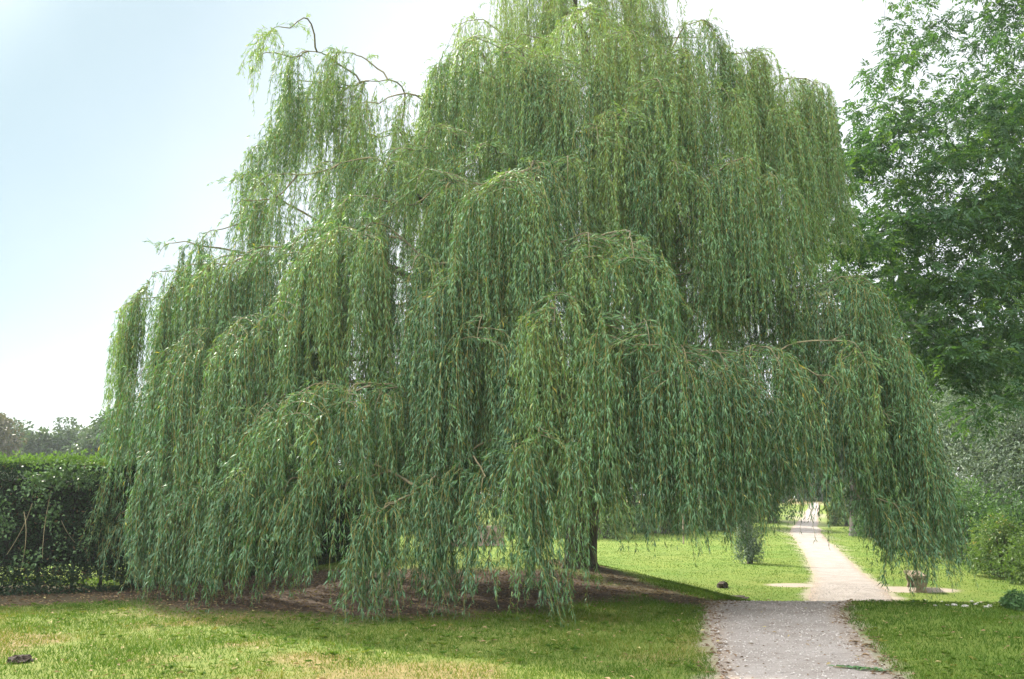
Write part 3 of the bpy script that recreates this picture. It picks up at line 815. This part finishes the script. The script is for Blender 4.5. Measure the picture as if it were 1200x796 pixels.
shrub_px('bushy_shrub', 'dark shrub at the photo\'s right edge, behind the yellow green bramble', 1196, 660, 570, 30, 44, M_SHRUB, 205, group=G, clumps=60, leaf=.12, tint=.5)
shrub_px('bramble_bush', 'yellow green arching bramble with some red leaves, in front of the dark shrubs', 1172, 668, 606, 27, 36, M_SHRUB_LIGHT, 206, group=G, clumps=46, leaf=.11, tint=.5)
shrub_px('bramble_bush', 'low green bramble spilling onto the grass at the photo\'s right edge', 1222, 676, 618, 25, 46, M_SHRUB_LIGHT, 207, group=G, clumps=46, leaf=.10, tint=.35)
shrub_px('bushy_shrub', 'small dark bush cut by the right edge, beside the pale stones', 1204, 722, 690, 13.2, 24, M_SHRUB, 208, clumps=26, leaf=.06)
shrub_px('young_shrub', 'small grey green shrub standing alone on the sunlit grass behind the willow', 878, 655, 588, 32.5, 15, M_SILVER, 209, clumps=34, leaf=.09, tint=.25)
shrub_px('bushy_shrub', 'pale green shrub at the right of the far path bend', 992, 612, 560, 62, 16, M_SHRUB_LIGHT, 210, leaf=.20, tint=.4)
shrub_px('bushy_shrub', 'dark green shrub left of the far path bend, behind the willow', 905, 612, 560, 66, 22, M_SHRUB, 211, leaf=.2)
for i, (px, D, w, top) in enumerate([(640, 52, 40, 585), (705, 50, 40, 578), (775, 54, 44, 580), (845, 58, 40, 582), (440, 40, 34, 560), (385, 34, 30, 552)]):
    shrub_px('bushy_shrub', 'shrub glimpsed beneath the willow\'s branches at the back of the lawn', px, 620, top, D, w, M_SHRUB if i != 1 else M_SHRUB_LIGHT, 220 + i, group='shrubs behind the willow', leaf=.2, tint=.5)

# ------------------------------------------------------------------ ash tree on the right
ar = np.random.default_rng(31)
AXY = (15.6, 22.5)
ash = empty('ash_tree', (*AXY, float(gz(*AXY))), 'dark ash tree whose feathery boughs fill the upper right corner', 'tree')
AT = []
while len(AT) < 860:                      # the side towards the willow
    py = ar.uniform(-160, 470); px = ar.uniform(965, 1290); D = ar.uniform(18.8, 25.0)
    if px < np.interp(py, [-160, 0, 55, 95, 130, 300, 345, 430], [1040, 1022, 1036, 1006, 982, 960, 985, 1090]) + 4: continue
    th = np.interp(py, [-160, 90, 190, 300, 360, 470], [.20, .19, -.08, -.06, .10, .18])
    q = pix(px, py, D)
    if fbm(q[0] * 1.1 + q[1] * .25, q[2] * 1.5, 1.1, 3) < th: continue
    AT.append(q)
while len(AT) < 1220:                      # the rest of the crown
    v = norm(ar.normal(size=3)) * (.45 + .55 * ar.random() ** .6)
    q = np.array([AXY[0], AXY[1], 10.2]) + v * [7.0, 6.0, 7.0]
    if q[0] > 13.4: AT.append(q)
# low boughs that arch down into view
for (px, py, D) in [(1128, 488, 19.5), (1150, 455, 19.2), (1118, 430, 20), (1140, 405, 19.6), (1170, 425, 19), (1100, 390, 20.5), (1165, 380, 19.4), (1190, 450, 18.8), (1120, 350, 20), (1080, 330, 21), (1180, 340, 19)]:
    for k in range(3): AT.append(pix(px, py, D) + ar.normal(size=3) * .35)
AT = np.array(AT)
z0 = float(gz(*AXY))
t_, l_ = grow((*AXY, z0 - .2), (AXY[0] - .6, AXY[1], z0 + 13.5), AT, .34, ar, twig=.005, trunk_n=14)
t_.build('trunk', M_DARKBARK, ash); l_.build('branches', M_DARKBARK, ash)
per = 17
ci = np.repeat(np.arange(len(AT)), per); n = len(ci)
off = ball(ar, n, .2) * [.46, .46, .24]
P0 = AT[ci] + off
d0 = norm(norm(off) * [1, 1, .4] + ar.normal(size=(n, 3)) * .5 - [0, 0, .25])
Lr = ar.uniform(.18, .30, n)
rach = P0[:, None] + d0[:, None] * (np.linspace(0, 1, 4)[None, :, None] * Lr[:, None, None]); rach[..., 2] -= (np.linspace(0, 1, 4) ** 2 * .06)[None]
Vt, Ft = strand_tubes(rach, np.array([.003, .002, .002, .0015]))
up = norm(np.array([0, 0, 1.]) + ar.normal(size=(n, 3)) * .45)
sd = norm(np.cross(d0, up)); LV, LF, LT = [], [], []; nb = 0
tt = np.clip(.45 + .18 * ar.normal(size=len(AT))[ci] + .12 * ar.normal(size=n), 0, 1)
for k in range(9):
    s = [.25, .25, .45, .45, .65, .65, .85, .85, 1.0][k]; sg = (1 if k % 2 else -1) if k < 8 else 0
    pos = P0 + d0 * (s * Lr)[:, None] - np.array([0, 0, 1.]) * (s * s * .06)
    dd = norm(d0 * (.55 if sg else 1) + sd * sg * .9 - np.array([0, 0, .2]) + ar.normal(size=(n, 3)) * .15)
    V, F = leaf_quads(pos, dd, norm(up + ar.normal(size=(n, 3)) * .25), ar.uniform(.10, .16, n), ar.uniform(.040, .060, n), fold=.12)
    LV.append(V); LF.append(F + nb); nb += len(V); LT.append(np.clip(tt + .06 * ar.normal(size=n), 0, 1))
cr = mesh('crown', np.concatenate(LV), np.concatenate(LF), M_ASH, ash, np.concatenate(LT))
mesh('leaf_stalks', Vt, Ft, M_SHRUB, cr)

# ------------------------------------------------------------------ clipped hedge on the left
hr_ = np.random.default_rng(41)
HL = np.array([(-17, 12.9), (-8.6, 15.0), (-7.0, 15.9), (-5.4, 18.4), (-4.5, 22.5), (-3.6, 28.0)], float)
hd = np.concatenate([[0], np.cumsum(np.hypot(*np.diff(HL, axis=0).T))])
def hpos(s):
    x = np.interp(s, hd, HL[:, 0]); y = np.interp(s, hd, HL[:, 1])
    e = 1e-2; tx = np.interp(s + .4, hd, HL[:, 0]) - np.interp(s - .4, hd, HL[:, 0]); ty = np.interp(s + .4, hd, HL[:, 1]) - np.interp(s - .4, hd, HL[:, 1])
    l = np.hypot(tx, ty); return x, y, ty / l, -tx / l       # normal points to the camera side
HH, HT = 2.16, 1.3
hedge = empty('clipped_hedge', (-8.6, 15.6, 0), 'long dark clipped hedge with fresh green shoots along its flat top, left of the willow', 'hedge')
def gap(s, z):
    x = np.interp(s, hd, HL[:, 0])
    lo = .10 + .04 * vnoise(x, 0 * x, .3)
    hi = .26 * np.exp(-((x + 7.2) / .36) ** 2) + .15 * np.exp(-((x + 7.85) / .22) ** 2) + .10 * vnoise(x * 3, x * 0 + 5, .35)
    return (z > lo) & (z < hi) & (x > -8.7) & (x < -6.3)
# near-black solid core, added behind the leaf skin to block light
ns = 130; ss = np.linspace(.3, hd[-1] - .3, ns)
x, y, nx_, ny_ = hpos(ss)
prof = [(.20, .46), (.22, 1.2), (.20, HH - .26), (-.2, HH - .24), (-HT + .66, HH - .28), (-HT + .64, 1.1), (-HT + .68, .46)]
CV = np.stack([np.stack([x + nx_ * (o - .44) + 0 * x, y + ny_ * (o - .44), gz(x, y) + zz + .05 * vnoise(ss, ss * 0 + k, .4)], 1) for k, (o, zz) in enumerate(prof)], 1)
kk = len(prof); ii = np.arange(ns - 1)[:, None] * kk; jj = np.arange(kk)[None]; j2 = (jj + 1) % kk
mesh('light_blocking_core', CV.reshape(-1, 3), np.stack([ii + jj, ii + j2, ii + kk + j2, ii + kk + jj], -1).reshape(-1, 4), bark_mat('hedge_core_dark', (.006, .007, .005), (.018, .018, .013), 20, .8), hedge, np.zeros((ns - 1) * kk))
for s in np.cumsum(hr_.uniform(.25, 1.1, 34)) % hd[-1]:
    x, y, a, b = (float(q) for q in hpos(s)); z = float(gz(x, y)); st = Tubes()
    st.add([[x - a * .5, y - b * .5, z - .1], [x - a * .52, y - b * .5, z + .3], [x - a * .5 + hr_.normal() * .05, y - b * .5, z + .7]], [.035, .026, .022], 6, hr_.random())
    st.build('stem', M_DARKBARK, hedge)
n = 170000
s = hr_.random(n) ** 1.0 * hd[-1]
face = hr_.random(n)
x, y, a, b = hpos(s)
bul = .10 * fbm(s * 1.0, hr_.random(n) * 0 + 2, .9, 3)
z = np.where(face < .62, hr_.random(n) * HH, np.where(face < .85, HH - .10 * hr_.random(n), hr_.random(n) * HH))
o = np.where(face < .62, 0 - .16 * hr_.random(n) ** 2 + .11 * fbm(s, z * 2.2, .45, 3), np.where(face < .85, -HT * hr_.random(n), -HT + .1 * hr_.random(n)))
z = z + np.where((face >= .62) & (face < .85), .06 * fbm(s, o, .5, 3), 0)
lowb = hr_.random(n) < .16                      # thicker at the foot
z = np.where(lowb, .52 * hr_.random(n), z); o = np.where(lowb, -.7 * hr_.random(n), o)
P = np.stack([x + a * o, y + b * o, gz(x, y) + z], 1)
keep = ~gap(s, z)
P = P[keep]; aa = a[keep]; bb = b[keep]; f_ = face[keep]; n = len(P)
outn = np.where((f_ < .62)[:, None], np.stack([aa, bb, 0 * aa], 1), np.where((f_ < .85)[:, None], np.array([[0, 0, 1.]]), np.stack([-aa, -bb, 0 * aa], 1)))
d = norm(outn * .5 + hr_.normal(size=(n, 3)) * .6 - [0, 0, .15])
L = hr_.uniform(.045, .085, n)
V, F = leaf_quads(P, d, norm(outn + hr_.normal(size=(n, 3)) * .6), L, L * hr_.uniform(.3, .5, n))
T = np.clip(.45 + .25 * fbm(P[:, 0] * 1.0 + P[:, 1], P[:, 2] * 2, .5, 3) + .18 * hr_.normal(size=n), 0, .9); T = np.where(hr_.random(n) < .05, 1.0, T)
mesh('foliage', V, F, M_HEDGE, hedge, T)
# fresh shoots on the top
n = 2600; s = hr_.random(n) * hd[-1]; o = .06 - HT * hr_.random(n) ** 1.2; x, y, a, b = hpos(s)
C = np.stack([x + a * o, y + b * o, gz(x, y) + HH - .02 + .05 * hr_.random(n)], 1)
C[:, 2] += .16 * np.maximum(-.2, fbm(s, o, .8, 3)) + .14 * hr_.random(n) ** 6
V, F, T = leaf_cloud(hr_, C, 14, np.array([.08, .08, .08]), .06, .5, .5, .25, -.7)
mesh('fresh_shoots', V, F, M_HEDGETOP, hedge, T)
# ivy creeping on the front
IV = []
for (px, py, sx, sy, k) in [(62, 560, 26, 10, 60), (40, 578, 14, 14, 26), (84, 553, 30, 5, 40), (4, 606, 8, 16, 34), (62, 600, 8, 14, 16), (30, 655, 14, 6, 14), (80, 640, 18, 14, 14), (112, 610, 10, 20, 10), (98, 562, 12, 5, 20)]:
    for _ in range(int(k * .8)):
        qx, qy = px + hr_.normal() * sx * .7, py + hr_.normal() * sy * .7
        D = 14.9 if qx < 40 else 14.9 + (qx - 40) / 90 * .9
        IV.append(pix(qx, qy, D - .12))
IV = np.array(IV)
V, F, T = leaf_cloud(hr_, IV, 6, np.array([.12, .05, .12]), .062, .8, .45, .25, .5)
mesh('ivy', V, F, M_IVY, hedge, T)
st = Tubes()
for (x0, y0, x1, y1) in [(38, 590, 8, 650), (60, 575, 50, 655), (100, 545, 92, 575), (72, 610, 88, 636), (128, 545, 112, 600), (28, 600, 24, 670)]:
    A = pix(x0, y0, 14.82 + max(0, x0 - 40) / 90 * .9); Bq = pix(x1, y1, 14.82 + max(0, x1 - 40) / 90 * .9)
    m = (A + Bq) / 2 + hr_.normal(size=3) * .12
    st.add(bez(A, m, Bq, 9), np.linspace(.008, .004, 9), 5, hr_.random())
st.build('dead_stems', M_BRANCH, hedge)

# ------------------------------------------------------------------ small things
M_STONE = stone_mat('bench_stone', (0.075, 0.055, 0.034), (0.25, 0.19, 0.12), 9)
M_PALE = stone_mat('pale_stone', (0.26, 0.24, 0.20), (0.56, 0.54, 0.48), 12)
M_EARTH = stone_mat('molehill_earth', (0.022, 0.014, 0.010), (0.075, 0.050, 0.035), 16)
M_WOOD = bark_mat('stake_wood', (0.16, 0.12, 0.08), (0.34, 0.28, 0.20), 10, .3)

def prism(profile, depth, origin, u, v, wdir):
    """profile [(a, b)] in the (u, v) plane extruded along wdir, bevelled a little"""
    pr = np.array(profile); k = len(pr); c = pr.mean(0)
    rings = [(-.5, .93), (-.42, 1.0), (.42, 1.0), (.5, .93)]
    V = np.concatenate([origin + ((pr - c) * s + c)[:, :1] * u + ((pr - c) * s + c)[:, 1:] * v + wdir * depth * t for t, s in rings])
    F = []
    for q in range(len(rings) - 1):
        for j in range(k):
            F.append([q * k + j, q * k + (j + 1) % k, (q + 1) * k + (j + 1) % k, (q + 1) * k + j])
    m0 = len(V); V = np.concatenate([V, [V[:k].mean(0)], [V[-k:].mean(0)]])
    T3 = [[j, m0, (j + 1) % k] for j in range(k)] + [[3 * k + (j + 1) % k, m0 + 1, 3 * k + j] for j in range(k)]
    return V, [np.array(F), np.array(T3)]
n0 = gpix(1080, 695)[:2]; n1 = gpix(1069, 687.5)[:2]; bd = (n1 - n0) / np.linalg.norm(n1 - n0)
wd = np.array([bd[0], bd[1], 0]); uu = np.array([bd[1], -bd[0], 0]); vv = np.array([0, 0, 1.])
bz = float(gz(*((n0 + n1) / 2))) + .005
bench = empty('stone_bench', (*((n0 + n1) / 2), bz), 'small tan stone bench with scrolled supports, on the gravel right of the path', 'bench')
hp = [(.140, -.06), (.140, .03), (.118, .075), (.112, .12), (.135, .165), (.152, .21), (.150, .255), (.130, .29), (.135, .325), (.150, .345)]
prof = hp + [(-a, b) for a, b in hp[::-1]]
for q in (n0 + bd * .10, n1 - bd * .12):
    V, F = prism(prof, .14, np.array([*q, bz]), uu, vv, wd); mesh('support', V, F, M_STONE, bench)
sl = [(.185, .347), (.195, .357), (.195, .40), (.185, .41), (-.185, .41), (-.195, .40), (-.195, .357), (-.185, .347)]
V, F = prism(sl, float(np.linalg.norm(n1 - n0)) + .06, np.array([*((n0 + n1) / 2), bz]), uu, vv, wd); mesh('seat', V, F, M_STONE, bench)

def lump(name, x, y, rx, ry, h, mat, seed, label, cat, group=None, sink=.25, nr=9, na=18, rough=.25):
    r = np.random.default_rng(seed); ph = np.linspace(0, math.pi, nr); th = np.arange(na) * 2 * math.pi / na
    PH, TH = np.meshgrid(ph, th, indexing='ij')
    k = 1 + rough * r.normal(size=PH.shape) * .5 * np.sin(PH) + rough * np.sin(TH * 2 + r.uniform(0, 6)) * .4 * np.sin(PH)
    V = np.stack([x + rx * k * np.sin(PH) * np.cos(TH), y + ry * k * np.sin(PH) * np.sin(TH), float(gz(x, y)) + h * (np.cos(PH) * k + 1 - 2 * sink) * .5], -1).reshape(-1, 3)
    i = np.arange(nr - 1)[:, None] * na; j = np.arange(na)[None]; j2 = (j + 1) % na
    F = np.stack([i + j, i + na + j, i + na + j2, i + j2], -1).reshape(-1, 4)
    return tag(mesh(name, V, F, mat, smooth=False), label, cat, group)
lump('molehill', *gpix(847, 689)[:2], .16, .14, .22, M_EARTH, 301, 'dark molehill on the sunlit grass left of the path', 'molehill', rough=.4)
lump('molehill', *gpix(862, 701)[:2], .26, .2, .09, M_EARTH, 302, 'flattened molehill with grass on it, just beyond the shaded path', 'molehill', rough=.4, sink=.4)
lump('molehill', *gpix(22, 777)[:2], .085, .075, .10, M_EARTH, 303, 'low dark molehill on the dry grass in the bottom left corner', 'molehill', rough=.7, sink=.3)
sr = np.random.default_rng(51)
for i in range(17):
    px = [1096, 1104, 1110, 1118, 1127, 1131, 1139, 1147, 1150, 1156, 1160, 1166, 1171, 1084, 1122, 1143, 1176][i]
    x, D, _ = gpix(px, 703 + sr.random() * 8 + (px - 1090) * .03)
    q = sr.uniform(.018, .042)
    lump('pale_stone', x, D, q * 1.4, q, q * 1.2, M_PALE, 320 + i, 'pale stone lying among others on the bank right of the path', 'stone', 'pale stones on the bank', nr=6, na=9, sink=.2)

# stake on the back lawn
p = at(801, 636, 45.5); t = Tubes(); z0 = float(gz(p[0], 45.5))
t.add([[p[0], 45.5, z0 - .1], [p[0] + .01, 45.5, z0 + .7], [p[0] + .02, 45.5, z0 + 1.5]], [.04, .038, .035], 8)
tag(t.build('wooden_stake', M_WOOD), 'thin wooden stake standing on the sunlit back lawn', 'stake')

# low wall glimpsed at the back of the lawn
def wall_mat():
    m, t = newmat('pinkish_masonry')
    c = t.nodes.new('ShaderNodeTexCoord'); mp = t.nodes.new('ShaderNodeMapping'); mp.inputs['Rotation'].default_value = (R(90), 0, 0)
    t.links.new(c.outputs['Object'], mp.inputs['Vector'])
    b = t.nodes.new('ShaderNodeTexBrick'); b.inputs['Scale'].default_value = 4.2; b.inputs['Mortar Size'].default_value = .015
    b.inputs['Color1'].default_value = (.36, .24, .20, 1); b.inputs['Color2'].default_value = (.44, .33, .28, 1); b.inputs['Mortar'].default_value = (.40, .36, .32, 1)
    t.links.new(mp.outputs['Vector'], b.inputs['Vector'])
    n = noise(t, 3.0, 5)
    p = t.nodes.new('ShaderNodeBsdfPrincipled'); p.inputs['Roughness'].default_value = .9
    t.links.new(mix(t, .5, b.outputs['Color'], ramp(t, [(.3, (.20, .14, .11)), (.7, (.50, .40, .34))], n), 'MULTIPLY'), p.inputs['Base Color'])
    o = t.nodes.new('ShaderNodeOutputMaterial'); t.links.new(p.outputs[0], o.inputs['Surface'])
    return m
a0 = at(500, 630, 43); a1 = at(590, 630, 44); z0 = float(gz(-2.5, 43.5))
ud = norm(np.array([a1[0] - a0[0], a1[1] - a0[1], 0])); wdv = np.array([-ud[1], ud[0], 0]); Lw = float(np.linalg.norm((a1 - a0)[:2]))
V, F = prism([(-Lw / 2, -.2), (Lw / 2, -.2), (Lw / 2, .95), (-Lw / 2, .95)], .25, np.array([(a0[0] + a1[0]) / 2, 43.5, z0]), ud, vv, wdv)
tag(mesh('garden_wall', V, F, wall_mat()), 'low pinkish wall glimpsed beneath the willow at the back of the lawn', 'wall')

# leaf litter on the soil and pale leaves on the lawn
lr = np.random.default_rng(61)
n = 60000; x = lr.uniform(-9, 4.2, n); y = lr.uniform(11.2, 24, n)
k = (lr.random(n) < soil_mask(x, y) * .6); x, y = x[k], y[k]
x2 = lr.uniform(-8, 10, 2600); y2 = 7.2 + 8.5 * lr.random(2600) ** 1.5
k = lr.random(2600) < np.where(path_dist(x2, y2) < 0, .12, .5); x2, y2 = x2[k], y2[k]
i3 = lr.integers(10, 110, 1500); sg = lr.choice([-1, 1], 1500); of = PC[i3, 2] + lr.normal(size=1500) * .09 - .04
x3 = PC[i3, 0] + nrm[i3, 0] * sg * of; y3 = PC[i3, 1] + nrm[i3, 1] * sg * of
i4 = lr.integers(8, 75, 500); of4 = lr.uniform(-.9, .9, 500) * PC[i4, 2]
x3 = np.concatenate([x3, PC[i4, 0] + nrm[i4, 0] * of4]); y3 = np.concatenate([y3, PC[i4, 1] + nrm[i4, 1] * of4])
n1_, n2_, n3_ = len(x), len(x2), len(x3)
x = np.concatenate([x, x2, x3]); y = np.concatenate([y, y2, y3]); n = len(x)
P = np.stack([x, y, gz(x, y) + np.concatenate([np.full(n1_, .008), lr.uniform(.015, .04, n2_), np.full(n3_, .02)])], 1)
a = lr.random(n) * 2 * math.pi
d = np.stack([np.cos(a), np.sin(a), lr.normal(size=n) * .2], 1)
L = lr.uniform(.035, .085, n); L[n1_ + n2_ + 1500:] *= .55
V, F = leaf_quads(P, d, norm(np.array([0, 0, 1.]) + lr.normal(size=(n, 3)) * .3), L, L * lr.uniform(.22, .5, n))
T = np.clip(np.concatenate([lr.beta(2, 2.4, n1_), .72 + .25 * lr.random(n2_), .15 + .6 * lr.random(n3_)]), 0, 1)
tag(mesh('leaf_litter', V, F, M_LITTER, tint=T), kind='stuff')

# a broken willow twig on the path
tw0 = np.array([3.02, 8.75]); tw1 = np.array([3.62, 8.5])
pts = np.stack([np.linspace(tw0[0], tw1[0], 9), np.linspace(tw0[1], tw1[1], 9) + .03 * np.sin(np.linspace(0, 4, 9)), 0 * np.linspace(0, 1, 9)], 1)
pts[:, 2] = gz(pts[:, 0], pts[:, 1]) + .024
t = Tubes(); t.add(pts, np.linspace(.005, .002, 9), 6)
fallen = tag(t.build('fallen_twig', M_BRANCH), 'broken green willow twig lying on the shaded gravel path', 'twig')
n = 70; i = lr.integers(0, 6, n); f = lr.random((n, 1)); P = pts[i] * (1 - f) + pts[i + 1] * f
a = lr.random(n) * 2 * math.pi; d = np.stack([np.cos(a) + .5, np.sin(a) * .8, .12 * lr.random(n)], 1); L = lr.uniform(.06, .11, n)
V, F = leaf_quads(P + [0, 0, .006], d, norm(np.array([0, 0, 1.]) + lr.normal(size=(n, 3)) * .3), L, L * .2)
mesh('leaves', V, F, M_WILLOW, fallen, np.clip(.35 + .2 * lr.normal(size=n), 0, .9))

# ------------------------------------------------------------------ summer haze in the air
hm = bpy.data.materials.new('haze'); hm.use_nodes = True
ht = hm.node_tree; ht.nodes.clear()
pv = ht.nodes.new('ShaderNodeVolumePrincipled'); pv.inputs['Density'].default_value = HAZE; pv.inputs['Anisotropy'].default_value = .35
pv.inputs['Color'].default_value = (.86, .93, 1.0, 1)
ho = ht.nodes.new('ShaderNodeOutputMaterial'); ht.links.new(pv.outputs['Volume'], ho.inputs['Volume'])
bx = np.array([(x, y, z) for x in (-1000, 1000) for y in (-400, 1700) for z in (-2.2, 24)], float)
haze = mesh('haze', bx, np.array([(0, 1, 3, 2), (4, 6, 7, 5), (0, 4, 5, 1), (2, 3, 7, 6), (0, 2, 6, 4), (1, 5, 7, 3)]), hm)
tag(haze, kind='stuff')

# loose gravel on the path, weeds and clover in the lawn
gr_ = np.random.default_rng(71)
n = 9000; i = gr_.integers(20, 150, n); of = gr_.uniform(-1, 1, n) * PC[i, 2] * .97; al = gr_.uniform(-.08, .08, n)
x = PC[i, 0] + nrm[i, 0] * of + tg[i, 0] * al; y = PC[i, 1] + nrm[i, 1] * of + tg[i, 1] * al
q = .005 + .011 * gr_.random(n) ** 3; z = gz(x, y) + .012 + q * .3
oc = np.array([[1, 0, 0], [0, 1, 0], [-1, 0, 0], [0, -1, 0], [0, 0, .7], [0, 0, -.7]], float)
V = np.stack([x, y, z], 1)[:, None] + oc[None] * q[:, None, None] * gr_.uniform(.6, 1.3, (n, 6, 1))
of8 = np.array([[0, 1, 4], [1, 2, 4], [2, 3, 4], [3, 0, 4], [1, 0, 5], [2, 1, 5], [3, 2, 5], [0, 3, 5]])
F = (np.arange(n)[:, None, None] * 6 + of8[None]).reshape(-1, 3)
tag(mesh('gravel', V.reshape(-1, 3), F, stone_mat('gravel_stone', (0.16, 0.135, 0.115), (0.60, 0.56, 0.52), 23)), kind='stuff')
n = 2600; x = gr_.uniform(-9, 11, n); y = 7.2 + 8.0 * gr_.random(n) ** 1.3
k = (path_dist(x, y) > .1) & (soil_mask(x, y) < .5) & (fbm(x, y, 1.4, 2) > -.05) & (np.abs(x) < .66 * y + 1); x, y = x[k], y[k]; n = len(x)
C = np.stack([x, y, gz(x, y) + .02], 1); per = 9; ci = np.repeat(np.arange(n), per); N = n * per
a = gr_.random(N) * 2 * math.pi; d = np.stack([np.cos(a), np.sin(a), gr_.uniform(.1, .8, N)], 1)
L = gr_.uniform(.025, .06, N) * (.6 + .8 * gr_.random(n))[ci]
V, F = leaf_quads(C[ci] + d * .006, d, norm(np.array([0, 0, 1.]) + .3 * gr_.normal(size=(N, 3))), L, L * gr_.uniform(.3, .65, n)[ci])
tag(mesh('lawn_weeds', V, F, M_GRASS, tint=np.clip(.40 + .16 * gr_.normal(size=n)[ci] + .08 * gr_.normal(size=N), 0, .8)), kind='stuff')
